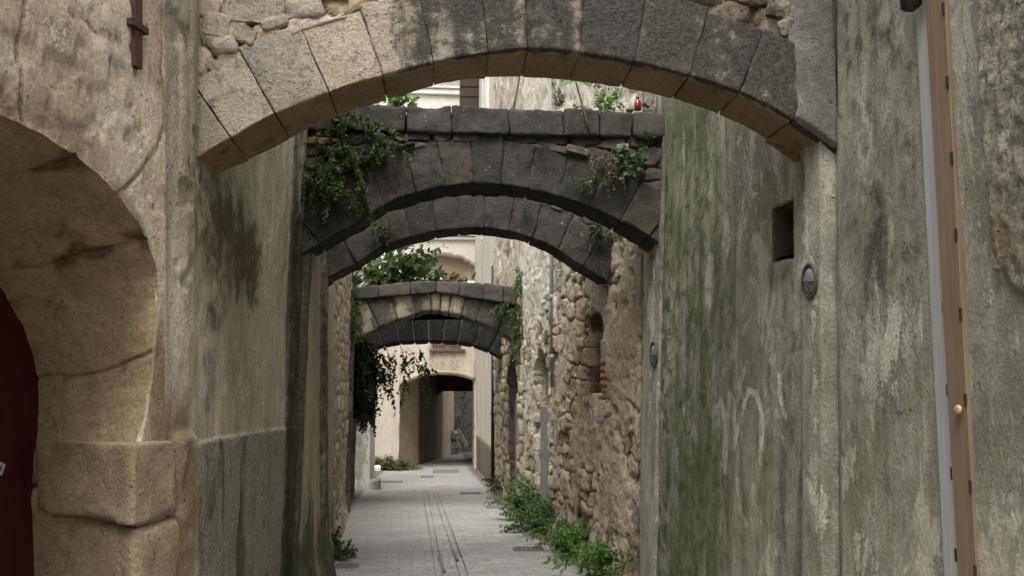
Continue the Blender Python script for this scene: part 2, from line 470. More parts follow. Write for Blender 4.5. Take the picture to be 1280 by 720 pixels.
class Wall:
    def __init__(s, nodes, side):
        nodes = sorted(nodes)
        s.Y = np.array([n[0] for n in nodes]); s.a = np.array([n[1] for n in nodes]); s.k = np.array([n[2] for n in nodes]); s.side = side
    def X(s, Y, z): return np.interp(Y, s.Y, s.a) + np.interp(Y, s.Y, s.k) * (np.clip(z, -1, 3.4) - 1.6)
    def yz(s, px, py):
        "wall coordinates (Y, z) of a spot seen in the photo"
        Y = 5.0
        for _ in range(40):
            q = at(px, py, Y)
            d = ray(px, py)
            X = float(s.X(Y, q.z))
            Yn = float(np.clip(X * d.y / d.x, s.Y[0] - 3, s.Y[-1] + 3)); Y = .5 * Y + .5 * Yn
        return Y, at(px, py, Y).z
    def blob(s, Y, z, px, py, rx, ry, p=2):
        cy, cz = s.yz(px, py)
        y2, _ = s.yz(px + rx, py); _, z2 = s.yz(px, py + ry)
        return np.exp(-(np.abs((Y - cy) / (abs(y2 - cy) + 1e-4)) ** p + np.abs((z - cz) / (abs(z2 - cz) + 1e-4)) ** p))
    def band(s, Y, z, px0, px1, py=400, soft=.03):
        a = s.yz(px0, py)[0]; b = s.yz(px1, py)[0]; a, b = min(a, b), max(a, b)
        return sstep(a - soft, a + soft, Y) * (1 - sstep(b - soft, b + soft, Y))
    def mesh(s, name, Ys, zs, mat, hfun, masks, parent, thick=.45, skew=0.0):
        Y, Z = np.meshgrid(Ys, zs, indexing='ij')
        h = hfun(Y, Z)
        P = np.stack([s.X(Y, Z) - s.side * h, Y, Z], -1)
        return sheet(name, P, mat, parent, masks(Y, Z), depth=(s.side * thick, skew, 0))

def block_pts(d, res, rnd, amp, seed):
    "rounded, weathered block: points, local half-size coordinates"
    d = np.asarray(d, float) / 2
    V = []; F = []
    n0 = 0
    for ax in range(3):
        i, j = [k for k in range(3) if k != ax]
        ni = max(3, int(res[i])); nj = max(3, int(res[j]))
        ti = np.linspace(-1, 1, ni + 1); tj = np.linspace(-1, 1, nj + 1)
        ti = .45 * ti + .55 * np.sin(ti * np.pi / 2); tj = .45 * tj + .55 * np.sin(tj * np.pi / 2)
        A, B = np.meshgrid(ti, tj, indexing='ij')
        for sg in (-1, 1):
            p = np.zeros(A.shape + (3,)); p[..., i] = A * d[i]; p[..., j] = B * d[j]; p[..., ax] = sg * d[ax]
            V.append(p.reshape(-1, 3))
            idx = n0 + np.arange(A.size).reshape(A.shape)
            q = np.stack([idx[:-1, :-1], idx[1:, :-1], idx[1:, 1:], idx[:-1, 1:]], -1).reshape(-1, 4)
            F.append(q if (sg > 0) == (ax != 1) else q[:, ::-1])
            n0 += A.size
    p = np.concatenate(V); F = np.concatenate(F)
    sv = np.array([seed * 3.1, seed * 1.7, seed * .9])
    r = rnd * np.clip(1 + 1.3 * vnoise(p * 9 + sv), .35, 2.6)[:, None]
    r = np.minimum(r, d.min() * .9)
    q = np.clip(p, -(d - r), d - r)
    v = p - q; L = np.linalg.norm(v, axis=1, keepdims=True) + 1e-9
    v = v / L
    p2 = q + v * np.minimum(r, L)
    dsp = amp * (fbm(p2 * 5 + sv, 3) * 1.2 + fbm(p2 * 22 + sv, 3) * .55)
    return p2 + v * dsp[:, None], F, p

def stone_block(name, cen, dims, mat, parent=None, rnd=.02, amp=.008, seed=0, rot=None, res=None, attrs=None):
    res = res or [max(4, int(q / .02)) for q in dims]
    p, F, _ = block_pts(dims, res, rnd, amp, seed)
    if rot is not None: p = p @ np.array(rot.to_3x3()).T
    V = p + np.asarray(cen, float)
    return mk(name, V, F, mat, parent, attrs(V) if attrs else None, merge=.0004)

def build_arch(root, Yf, D, front, back, joints, thick, mat, masks, gap=.006, amp=.007, rnd=.016, res=.018, keystone=None, seed=1, proud=.008, last_back=0.0):
    fp = np.array([[at(x, y, Yf).x, at(x, y, Yf).z] for x, y in front])
    bp = np.array([[at(x, y, Yf + D).x, at(x, y, Yf + D).z] for x, y in back])
    A = np.c_[2 * fp, np.ones(len(fp))]; sol = np.linalg.lstsq(A, (fp ** 2).sum(1), rcond=None)[0]
    c = sol[:2]
    def pol(P): return np.arctan2(P[:, 0] - c[0], P[:, 1] - c[1]), np.hypot(P[:, 0] - c[0], P[:, 1] - c[1])
    tf, rf = pol(fp); tb, rb = pol(bp)
    def ext(t, tt, rr):
        return np.interp(t, tt, rr)
    jt = []
    for x in joints:
        y = np.interp(x, [q[0] for q in front], [q[1] for q in front]); q = at(x, y, Yf)
        jt.append(math.atan2(q.x - c[0], q.z - c[1]))
    def mp(th, b, s, t):
        rin = ext(th, tf, rf) * (1 - s) + ext(th, tb, rb) * s
        r = rin + b * t
        return np.stack([c[0] + r * np.sin(th), Yf + s * D, c[1] + r * np.cos(th)], -1)
    for k in range(len(jt) - 1):
        t0, t1 = jt[k], jt[k + 1]
        tm = (t0 + t1) / 2; rm = float(ext(tm, tf, rf))
        t = thick(tm) if callable(thick) else thick
        t = t * (1 + .05 * math.sin(k * 2.7 + seed))
        arc = (t1 - t0) * (rm + t / 2)
        dims = (arc - gap, t, D)
        p, F, raw = block_pts(dims, [max(4, int(arc / res)), max(5, int(t / res)), max(5, int(D / res))], rnd, amp, seed * 13 + k)
        th = tm + p[:, 0] / arc * (t1 - t0); b = p[:, 1] / t + .5; s_ = p[:, 2] / D + .5
        V = mp(th, b, s_, t)
        V[:, 1] += proud * math.sin(k * 5.1 + seed * 2.3)
        if last_back and k == len(jt) - 2: V[:, 1] += last_back
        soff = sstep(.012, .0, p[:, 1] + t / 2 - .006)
        frontf = sstep(.06, .0, p[:, 2] + D / 2 - .012)
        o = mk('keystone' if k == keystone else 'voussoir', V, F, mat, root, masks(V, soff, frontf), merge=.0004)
    # mortar core just inside the stones
    n = 60
    ths = np.linspace(jt[0] - .03, jt[-1] + .03, n)
    tk = np.array([thick(q) if callable(thick) else thick for q in ths])
    V = []
    for (b_, s__) in ((0.06, .05), (.97, .05), (.97, .95), (.06, .95)):
        V.append(mp(ths, np.full(n, b_), np.full(n, s__), tk))
    V = np.stack(V, 1); idx = np.arange(n * 4).reshape(n, 4)
    F = [(idx[i, j], idx[i + 1, j], idx[i + 1, (j + 1) % 4], idx[i, (j + 1) % 4]) for i in range(n - 1) for j in range(4)]
    F += [tuple(idx[0]), tuple(idx[-1])]
    mk('mortar', V.reshape(-1, 3), F, M_mortar, root, smooth=False)
    ext_pts = mp(ths, np.ones(n), np.zeros(n), tk)
    return ext_pts[:, [0, 2]]

def spandrel(root, ex, x0, x1, Yf, D, top, mat, masks, rel=.02, wa=.2, wb=.13, seed=5, step=.012, setback=.03):
    xs = axis((x0, x1, step)); nz = 60
    zb = np.interp(xs, ex[:, 0], ex[:, 1]) - .03
    zt = np.interp(xs, [q[0] for q in top], [q[1] for q in top])
    Vt = np.linspace(0, 1, nz)
    X = np.repeat(xs[:, None], nz, 1); Z = zb[:, None] + (zt - zb)[:, None] * Vt[None]
    j, r1, r2 = stones(X, Z, wa, wb, seed)
    h = sstep(0, .22, j) * rel * (.6 + .8 * r2) + .006 * n2(X, Z, 20, seed)
    P = np.stack([X, Yf + setback - h, Z], -1)
    m = masks(X, Z); m['stone'] = r1; m['joint'] = 1 - sstep(.02, .16, j)
    return sheet('spandrel_wall', P, mat, root, m, depth=(0, D - setback, 0))

def coping(root, Yf, D, xs, top, bot, mat, masks, amp=.012, rnd=.03, seed=3, over=.05):
    "a row of capping stones; top / bot are z functions of x"
    for k in range(len(xs) - 1):
        a, b = xs[k], xs[k + 1]
        zt = top((a + b) / 2); h = zt - bot((a + b) / 2)
        p, F, _ = block_pts((b - a - .003, h, D + 2 * over), [int((b - a) / .02) + 3, max(5, int(h / .02)), 16], rnd, amp, seed + k * 7)
        x = (a + b) / 2 + p[:, 0]
        tt = np.array([top(q) for q in x]); bb = np.array([bot(q) for q in x])
        V = np.stack([x, Yf + D / 2 + p[:, 2] + .01 * math.sin(k * 3.3), bb + (p[:, 1] / h + .5) * (tt - bb)], -1)
        mk('coping_stone', V, F, mat, root, masks(V), merge=.0004)

# ------------------------------------------------------------------ street
def street():
    xs = axis((-3.0, -1.6, .2), (-1.6, 2.0, .03), (2.0, 3.0, .2)); ys = axis((-8, 6.5, .5), (6.5, 20, .05), (20, 34, .25))
    Y, X = np.meshgrid(ys, xs, indexing='ij')
    Z = G(Y) + .006 * n2(X, Y, 1.1, 4) + .004 * n2(X, Y, 5, 2)
    xr = np.interp(Y, [7, 8, 10, 12.5, 14.3, 16.9, 23.6], [1.6, 1.55, 1.38, 1.26, 1.2, 1.2, 1.1])
    xl = np.interp(Y, [3.6, 6.7, 7.8, 13.3, 18], [-1.1, -1.05, -.98, -1.35, -1.4])
    edge = np.maximum(sstep(.42, .0, xr - X), .85 * sstep(.22, .0, X - xl))
    Z += .02 * edge ** 2
    edge = np.clip(edge * 1.0, 0, .95) + .32 * np.exp(-((X - (.13 - .034 * (Y - 7.86))) / .16) ** 2)
    o = sheet('street', np.stack([X, Y, Z], -1), M_pave, None, {'edge': edge})
    tag(o, kind='structure')
    g = MB(); g.add([(-150, -150, -1.2), (150, -150, -1.2), (150, 150, -1.2), (-150, 150, -1.2)], [(0, 1, 2, 3)])
    tag(g.build('ground', M_earth), kind='structure')
street()

# grooves, grates and covers set in the paving
def on_street(px, py):
    Y = 10.0
    for _ in range(60):
        q = at(px, py, Y); d = ray(px, py)
        t_ = (float(G(Y)) - 1.6) / d.z; Y = .6 * Y + .4 * (d.y * t_)
    return at(px, py, Y)

def strip_on(mb, a, b, w, dz=.004, seed=0, rag=.25):
    n = 24; rr = random.Random(seed)
    V = []
    for i in range(n + 1):
        q = Vector(a).lerp(Vector(b), i / n)
        wl = w * (1 + rag * rr.uniform(-1, 1)) / 2; wr = w * (1 + rag * rr.uniform(-1, 1)) / 2
        z = float(G(q.y)) + .0125 + dz
        V += [(q.x - wl, q.y, z), (q.x + wr, q.y, z)]
    mb.add(V, [(2 * i, 2 * i + 1, 2 * i + 3, 2 * i + 2) for i in range(n)])

ch = empty('gutter_channel', (.13, 7.9, 0), 'central gutter of thin double joint lines running down the middle of the paving', 'gutter')
for px0, px1 in ((544, 528.6), (553, 534), (574, 541.5), (584, 547)):
    a = on_street(px0, 718); b = on_street(px1, 617)
    a = a - (b - a) * .25
    mb = MB(); strip_on(mb, a, b, .007, seed=int(px0), rag=.5); mb.build('joint_line', M_joint, ch)
for (x0, y0, x1, y1) in ((555.5, 717, 549, 695), (572.5, 702, 566, 689), (577, 697, 573, 688)):
    a = on_street(x0, y0); b = on_street(x1, y1)
    mb = MB(); strip_on(mb, a, b,   .030 if x1 < 570 else .022, .007, seed=int(x0), rag=.6); mb.build('missing_joint', M_grate, ch)

def cover(px0, px1, py, depth, label, cat, name, slots=True):
    a = on_street(px0, py); b = on_street(px1, py)
    w = b.x - a.x; cx = (a.x + b.x) / 2; z = float(G(a.y)) + .017
    r = empty(name, (cx, a.y, z), label, cat)
    mb = MB(); h = depth / 2
    for lo, hi in (((-w / 2, -h, -.03), (w / 2, -h + .022, .006)), ((-w / 2, h - .022, -.03), (w / 2, h, .006)), ((-w / 2, -h + .022, -.03), (-w / 2 + .022, h - .022, .006)), ((w / 2 - .022, -h + .022, -.03), (w / 2, h - .022, .006))):
        mb.box(Vector(lo) + Vector((cx, a.y, z)), Vector(hi) + Vector((cx, a.y, z)))
    mb.build('frame', M_grate, r)
    mb = MB()
    if slots:
        n = int(w / .04)
        for i in range(1, n):
            x = cx - w / 2 + w * i / n
            mb.box((x - .010, a.y - h + .02, z - .02), (x + .010, a.y + h - .02, z + .003))
        mb.build('grating', M_grate, r)
        m2 = MB(); m2.box((cx - w / 2 + .015, a.y - h + .015, z - .03), (cx + w / 2 - .015, a.y + h - .015, z - .012)); m2.build('pit', M_void, r)
    else:
        mb.box((cx - w / 2 + .024, a.y - h + .024, z - .02), (cx + w / 2 - .024, a.y + h - .024, z + .002)); mb.build('plate', M_grate, r)
cover(642, 679, 688, .17, 'rusty drain grate in the paving on the right, beside the bright green weeds', 'drain grate', 'drain_grate')
cover(408, 448, 709, .16, 'worn drain grate close to the left wall foot, beside a small weed', 'drain grate', 'drain_grate')
cover(608, 640, 634.5, .30, 'flat iron cover in the paving, larger and nearer of the two by the blocked doorways', 'manhole cover', 'manhole_cover', False)
cover(608, 628, 623.5, .24, 'thin flat iron cover just behind a larger cover, near the right wall', 'manhole cover', 'manhole_cover', False)
cover(575, 601, 617.5, .14, 'narrow iron strip cover right of the gutter lines', 'manhole cover', 'manhole_cover', False)
cover(476, 503, 603, .2, 'thin iron cover near the stone step on the left', 'manhole cover', 'manhole_cover', False)
cover(526, 542, 596.5, .3, 'small square iron cover in the middle of the street near the passage', 'manhole cover', 'manhole_cover', False)
cover(541, 574, 590, .8, 'wide dark cover plate across the paving just before the passage', 'manhole cover', 'manhole_cover', False)

# ------------------------------------------------------------------ right side
TR = (1280, 40)
WR0 = Wall([(-6, 1.86, 0), (2.8, 1.835, 0.0), node(4.12, (1039, 184), (1043, 690))], 1)
b_r0 = empty('plaster_wall', (1.85, 3, 0), 'tall grey plastered wall with dirty streaks, carrying the tan cable cover', 'wall')
def h_r0(Y, Z):
    h = .012 * n2(Y, Z, 1.6, 1) + .004 * n2(Y, Z, 8, 2)
    rough = sstep(0, .02, WR0.yz(1236, 200)[0] - Y) * sstep(1.95, 2.05, Z + .3 * n2(Y, Z, 3, 8))
    h += rough * (.022 + .008 * n2(Y, Z, 30, 3))
    h -= .03 * sstep(4.03, 4.1, Y)
    return h
def m_r0(Y, Z):
    W = WR0; Bq = lambda *a: W.blob(Y, Z, *a)
    dark = .16 + .24 * W.band(Y, Z, 1042, 1150, 200) * sstep(1.6, 2.2, Z) + .3 * Bq(1095, 330, 30, 60) + .38 * Bq(1050, 560, 8, 110) + .2 * Bq(1075, 470, 20, 60)
    rough = sstep(0, .03, W.yz(1236, 200)[0] - Y) * sstep(1.9, 2.1, Z + .3 * n2(Y, Z, 3, 8))
    dark += .25 * rough - .2 * W.band(Y, Z, 1150, 1236, 300)
    moss = .17 + .36 * W.band(Y, Z, 1199, 1212, 150, .01) * sstep(1.7, 2.2, Z) + .2 * Bq(1060, 620, 15, 100) + .12 * W.band(Y, Z, 1050, 1150, 250) * (Z > 1.5)
    pale = .14 + .52 * Bq(1105, 440, 38, 90) + .4 * Bq(1080, 690, 30, 40) + .22 * Bq(1130, 360, 25, 60) + .22 * W.band(Y, Z, 1208, 1235, 150, .01) * sstep(1.6, 2, Z) - .3 * rough + .12 * Bq(1070, 520, 30, 60)
    ochre = .55 * Bq(1262, 300, 26, 75)
    # hairline cracks
    cr = np.exp(-((Z - 1.52 - .03 * n2(Y, Z, 9, 6)) / .006) ** 2) * W.band(Y, Z, 1100, 1180, 480)
    return dict(dark=dark + .35 * cr, moss=moss, pale=pale, ochre=ochre, coarse=.9 * rough)
WR0.mesh('plaster_face', axis((-6, 2.5, .4), (2.5, 4.13, .011)), axis((-.3, .8, .1), (.8, 3.1, .013), (3.1, 5.3, .3)), M_right, h_r0, m_r0, b_r0)

WR1 = Wall([node(4.1, (1037, 184), (1041, 690)), node(6.62, (833, 150), (822, 690))], 1)
b_r1 = empty('mossy_wall', (1.78, 5.3, 0), 'green mossy plastered wall between the first two arches, with a small square opening', 'wall')
SQ = [WR1.yz(966, 262), WR1.yz(990, 256), WR1.yz(990, 318), WR1.yz(966, 327)]
sy0, sy1 = SQ[1][0], SQ[0][0]; sz0, sz1 = SQ[3][1], SQ[0][1]
def rect(Y, Z, y0, y1, z0, z1, s=.006): return sstep(y0 - s, y0 + s, Y) * sstep(y1 + s, y1 - s, Y) * sstep(z0 - s, z0 + s, Z) * sstep(z1 + s, z1 - s, Z)
def h_r1(Y, Z):
    h = .012 * n2(Y, Z, 1.3, 11) + .003 * n2(Y, Z, 9, 12)
    h += .035 * WR1.band(Y, Z, 1006, 1045, 400, .04)          # the pier under the first arch
    h -= .5 * rect(Y, Z, sy0, sy1, sz0 + .012 * n2(Y, Z, 14, 3), sz1 + .012 * n2(Y, Z, 14, 5))
    return h
def m_r1(Y, Z):
    W = WR1; Bq = lambda *a: W.blob(Y, Z, *a)
    moss = .22 + .5 * np.exp(-((Y - 6.0) / 1.0) ** 2) * (.8 + .5 * n2(Y * 2.5, Z * .5, 1, 44)) + .22 * Bq(890, 640, 45, 110) + .15 * Bq(960, 600, 30, 120) + .2 * Bq(985, 345, 22, 40) + .1 * n2(Y * 3, Z * .4, 1, 4)
    dark = .12 + .3 * W.band(Y, Z, 822, 840, 400, .05) + .36 * Bq(852, 540, 22, 170) + .3 * Bq(870, 230, 10, 90) + .2 * Bq(975, 450, 40, 90) + .3 * W.band(Y, Z, 1000, 1014, 330, .02) * sstep(1.7, 2.4, Z) + .28 * Bq(1022, 470, 12, 40) + .3 * Bq(1010, 560, 8, 80) + .2 * Bq(960, 560, 20, 90)
    pale = .14 + .8 * Bq(886, 355, 7, 38, 3) + .75 * Bq(889, 470, 6, 45, 3) + .6 * Bq(906, 300, 5, 40) + .3 * Bq(940, 200, 25, 60) + .28 * Bq(930, 290, 30, 80) + .35 * Bq(1025, 430, 6, 110) + .15 * Bq(1030, 560, 10, 120) + .08 * W.band(Y, Z, 1022, 1042, 400, .02)
    ochre = .35 * W.band(Y, Z, 985, 1020, 260, .05) * sstep(2.0, 2.5, Z)
    # faded chalky scrawl on the wall
    g = np.zeros_like(Y)
    for path in ([(893, 440), (888, 480), (892, 560), (902, 580), (906, 540), (900, 500), (893, 515)], [(905, 590), (907, 520), (911, 492), (917, 500), (916, 560), (924, 520), (934, 488), (944, 492), (951, 520), (950, 580)], [(921, 600), (926, 640), (933, 655)], [(973, 470), (975, 500), (980, 520)]):
        pts = [W.yz(*q) for q in path]
        for (a, b), (c, d) in zip(pts[:-1], pts[1:]):
            L2 = (c - a) ** 2 + (d - b) ** 2
            t_ = np.clip(((Y - a) * (c - a) + (Z - b) * (d - b)) / L2, 0, 1)
            g = np.maximum(g, np.exp(-(((Y - a - t_ * (c - a)) * .6) ** 2 + (Z - b - t_ * (d - b)) ** 2) / .020 ** 2))
    pale += .85 * g
    inn = rect(Y, Z, sy0 - .004, sy1 + .014, sz0 - .004, sz1 + .004)  # shade inside the square opening, put into the dark mask
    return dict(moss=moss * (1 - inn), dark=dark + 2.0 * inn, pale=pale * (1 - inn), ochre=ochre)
WR1.mesh('plaster_face', axis((4.135, 6.63, .011)), axis((-.3, .4, .1), (.4, 3.9, .014), (3.9, 5.3, .3)), M_right, h_r1, m_r1, b_r1)

# black lining added to the square opening to stand for its deep shade
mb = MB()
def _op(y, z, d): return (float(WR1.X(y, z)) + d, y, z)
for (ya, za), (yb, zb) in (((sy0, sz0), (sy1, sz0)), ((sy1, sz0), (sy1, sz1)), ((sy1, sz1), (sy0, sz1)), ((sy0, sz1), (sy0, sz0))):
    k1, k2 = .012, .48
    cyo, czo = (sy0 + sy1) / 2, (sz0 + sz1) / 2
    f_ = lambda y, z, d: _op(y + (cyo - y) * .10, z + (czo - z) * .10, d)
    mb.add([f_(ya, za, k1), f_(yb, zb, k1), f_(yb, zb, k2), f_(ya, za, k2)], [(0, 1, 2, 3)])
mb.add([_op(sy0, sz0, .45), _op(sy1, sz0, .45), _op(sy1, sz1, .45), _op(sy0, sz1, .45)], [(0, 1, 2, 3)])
mb.build('opening_shade_lining', M_void, b_r1)

WR2 = Wall([node(6.62, (832, 300), (822, 690)), node(7.27, (806, 360), (802, 690))], 1)
b_r2 = empty('plaster_pier', (1.7, 6.9, 0), 'narrow pale grey plaster pier under the right end of the second arch', 'pier')
WR2.mesh('plaster_face', axis((6.64, 7.29, .014)), axis((-.3, .4, .1), (.4, 4.1, .02), (4.1, 5.3, .3)), M_right,
         lambda Y, Z: .03 + .008 * n2(Y, Z, 3, 21) - .02 * sstep(7.2, 7.28, Y),
         lambda Y, Z: dict(dark=.2 + .5 * sstep(7.08, 7.25, Y) + .2 * n2(Y * 6, Z * .5, 1, 3), moss=.15 + .2 * sstep(1.2, .3, Z), pale=.42 * np.exp(-((Y - 6.85) / .14) ** 2) + .1), b_r2)

def arch_top(Y, Z, yc, w, z0, zs, s=.012):
    "1 inside an opening of width w, sill z0, springing zs, round-headed"
    zt = zs + np.sqrt(np.clip((w / 2) ** 2 - (Y - yc) ** 2, 0, None)) * .75
    return sstep(w / 2 + s, w / 2 - s, np.abs(Y - yc)) * sstep(z0 - s, z0 + s, Z) * sstep(s, -s, Z - zt)

WR3 = Wall([node(7.27, (805, 360), (800, 690)), node(8.0, (766, 358), (768, 690)), (10.0, 1.41, .0), node(13.0, (655, 400), (655, 630))], 1)
b_r3 = empty('rubble_wall', (1.5, 9.5, 0), 'long warm rubble stone wall with a niche and a blocked doorway, weeds along its foot', 'wall')
n_y0, n_y1 = WR3.yz(760, 440)[0], WR3.yz(741, 440)[0]; n_z0, n_z1 = WR3.yz(752, 488)[1], WR3.yz(752, 410)[1]
d_y0, d_y1 = WR3.yz(687, 480)[0], WR3.yz(672, 480)[0]; d_z1 = WR3.yz(680, 470)[1]; d_zi = WR3.yz(680, 507)[1]
def smear(Y, Z): return sstep(-.14, .24, n2(Y, Z, 2.8, 39, 4) + .25 * n2(Y, Z, 11, 42, 3) + .12 * sstep(8.9, 8.4, Y) + .1)
NYC = n_y0 + .60 * (n_y1 - n_y0); NW = .80 * (n_y1 - n_y0)
def h_r3(Y, Z):
    j, r1, r2 = stones(Y, Z, .34, .17, 31, .07, .45)
    a = sstep(0, .17, j) * (.82 + .18 * sstep(.1, .5, j))
    lo = sstep(2.6, 2.9, Z + .3 * n2(Y, Z, 1.2, 5)) * sstep(9.4, 10.4, Y)
    big = sstep(8.7, 8.5, Y)                                   # flatter dressed stones near the pier
    sm = smear(Y, Z)
    h = a * (.045 - .020 * big) * (.3 + 1.1 * r2) * (1 - .75 * lo) * (1 - .8 * sm) + .022 * sm + .035 * n2(Y, Z, 2.2, 33) + .012 * n2(Y, Z, 14, 34) + .005 * n2(Y, Z, 40, 36, 3) - .022 * np.abs(n2(Y, Z, 8, 37, 4)) * (1 - sm)
    h -= .05 * sstep(.25, .6, n2(Y, Z, 5.5, 41, 3)) * (1 - lo)
    h -= .25 * arch_top(Y, Z, NYC, NW, n_z0 - .02, n_z1 - .02) + .16 * arch_top(Y, Z, n_y1 + .05, .16, -.5, n_z1 + .1)
    h -= .30 * arch_top(Y, Z, (d_y0 + d_y1) / 2, d_y1 - d_y0, -.6, d_z1)
    h += .09 * sstep(.35, 0, Z - G(Y))
    return h
def m_r3(Y, Z):
    j, r1, r2 = stones(Y, Z, .34, .17, 31, .07, .45)
    far = sstep(9.3, 11.5, Y); up = sstep(1.9, 3.2, Z)
    sm = smear(Y, Z); jn = (1 - sstep(.02, .16, j)) * (1 - .6 * far * up) * (1 - .85 * sm)
    op = arch_top(Y, Z, NYC + .01, NW + .04, n_z0 - .02, n_z1) + arch_top(Y, Z, (d_y0 + d_y1) / 2, d_y1 - d_y0, -.6, d_z1)  # niche and doorway recesses: their shade is put into the colour
    return dict(stone=(np.clip(r1 * .9 + .15 * far, 0, 1) * (1 - .8 * sm) + sm * .5) * (1 - .5 * op), joint=jn, dark=.10 + .25 * sstep(.9, .2, Z) + .3 * np.exp(-((Y - 8.05) / .12) ** 2) * sstep(1.6, .8, Z) + .32 * sstep(7.6, 7.35, Y) - .12 * far + 1.1 * op + .5 * arch_top(Y, Z, n_y1 + .05, .16, -.5, n_z1 + .1) + .3 * sstep(.25, .5, n2(Y, Z, 3.5, 47, 3)),  # groove term in dark: a quoin edge's shadow put into the colour
                pale=.16 + .2 * sm + .50 * far * (.5 + .5 * up) + .2 * up + .5 * sstep(3.6, 4.1, Z), moss=.05 + .4 * sstep(.6, .1, Z), ochre=.35 * sstep(9.8, 8.6, Y) * sstep(8.2, 8.9, Y))
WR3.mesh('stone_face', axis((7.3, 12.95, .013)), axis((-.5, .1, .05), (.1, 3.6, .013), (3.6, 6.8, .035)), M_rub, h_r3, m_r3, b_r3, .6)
def panel(W, y0, y1, z0, z1, inset, mat, name, parent, seed, attrs=None):
    Y, Z = np.meshgrid(axis((y0, y1, .02)), axis((z0, z1, .02)), indexing='ij')
    zt = Z - .02 * (np.abs(n2(Y, Z, 6, seed)) * sstep(z1 - .1, z1, Z))
    P = np.stack([W.X(Y, Z) + inset + .006 * n2(Y, Z, 7, seed), Y, zt], -1)
    return sheet(name, P, mat, parent, attrs, depth=(.08, 0, 0))
o = panel(WR3, d_y0 + .02, d_y1 - .02, -.4, d_zi, .03, M_block, 'infill_panel', b_r3, 3)
o['label'] = 'grey cement infill closing the doorway, dark gap above it'
o = panel(WR3, n_y0 - .02, n_y0 + .22 * (n_y1 - n_y0), n_z0 - .02, n_z1 - .12, -.035, M_block, 'niche_board', b_r3, 5)
mb = MB()
for k in range(4):
    z = n_z0 + .03 + .068 * k
    for q in range(2):
        y = n_y0 - .03 + q * .075
        x = float(WR3.X(y, z)) - .05
        mb.box((x, y, z), (x + .06, y + .07, z + .056), bev=.006)
mb.build('brick_patch', M_brick, b_r3, True)

WR4 = Wall([(12.96, 1.235, 0), node(16.9, (619, 450), (622, 608))], 1)
b_r4 = empty('far_rubble_wall', (1.2, 15, 0), 'grey weathered rubble wall behind the fourth arch, with a blocked arched doorway', 'wall')
e_y0, e_y1 = WR4.yz(648, 480)[0], WR4.yz(638, 480)[0]; e_z1 = WR4.yz(643, 476)[1]; e_zi = WR4.yz(643, 500)[1]
def h_r4(Y, Z):
    j, r1, r2 = stones(Y, Z, .32, .2, 51, .07, .4)
    up = sstep(2.6, 3.4, Z)
    return sstep(0, .25, j) * .035 * (.5 + r2) * (1 - .6 * up) + .02 * n2(Y, Z, 3, 55) - .25 * arch_top(Y, Z, (e_y0 + e_y1) / 2, e_y1 - e_y0, -.8, e_z1) - .08 * sstep(.3, .55, n2(Y, Z, 2.6, 58, 2)) * up
def m_r4(Y, Z):
    j, r1, r2 = stones(Y, Z, .32, .2, 51, .07, .4); up = sstep(2.6, 3.4, Z)
    return dict(stone=r1 * .8 + .1, joint=(1 - sstep(.02, .2, j)) * (1 - .6 * up), dark=.2 - .15 * up + .5 * sstep(.3, .5, n2(Y, Z, 2.6, 58, 2)) * up + 1.2 * arch_top(Y, Z, (e_y0 + e_y1) / 2, e_y1 - e_y0 + .06, -.8, e_z1), pale=.2 + .35 * up, moss=.15 * sstep(1, 0, Z))  # doorway term in dark: shade of the recess put into the colour
WR4.mesh('stone_face', axis((12.97, 16.9, .025)), axis((-.8, 3.2, .025), (3.2, 9.0, .05)), M_rub, h_r4, m_r4, b_r4, .6)
o = panel(WR4, e_y0 + .02, e_y1 - .02, -.6, e_zi, .06, M_block, 'infill_panel', b_r4, 7)
WR5 = Wall([node(16.92, (620, 450), (624, 606)), node(24.35, (594.5, 470), (596.5, 585))], 1)
b_r5 = empty('rendered_house', (1.15, 20, -.3), 'cream rendered house side with a grey painted base, beside the dark passage', 'house')
def m_r5(Y, Z):
    base = sstep(.03, -.03, Z - G(Y) - .95 - .02 * n2(Y, Z, 3, 2)); up = sstep(3.3, 4.5, Z)
    st = sstep(.25, .5, n2(Y * 5, Z * .3, 1, 61, 3))
    return dict(coarse=.0 * base, dark=.12 + .35 * st, pale=.15 + .3 * up, ochre=.2 * sstep(2, 0, Z))
Ys5, zs5 = axis((16.93, 24.35, .06)), axis((.42, 3.0, .05), (3.0, 10.5, .25))
WR5.mesh('upper_render', Ys5, zs5, M_cream, lambda Y, Z: .01 * n2(Y, Z, 1.5, 60), m_r5, b_r5, .6)
Y, T = np.meshgrid(Ys5, np.linspace(0, 1, 30), indexing='ij')
Zb = (G(Y) - .3) * (1 - T) + T * (.418)
sheet('painted_base', np.stack([WR5.X(Y, Zb) - .015 - .006 * n2(Y, Zb, 3, 5), Y, Zb], -1), M_dim, b_r5, dict(dark=.1 + 0 * Y, pale=.45 * sstep(.3, .5, n2(Y * 5, Zb * .3, 1, 61, 3))), depth=(.4, 0, 0))
# window with shutter high on the house side
mb = MB()
xw = float(WR5.X(19.2, 8))
mb.box((xw - .05, 18.6, 6.9), (xw + .1, 19.9, 8.6), bev=.01); mb.build('window_surround', M_white, b_r5)

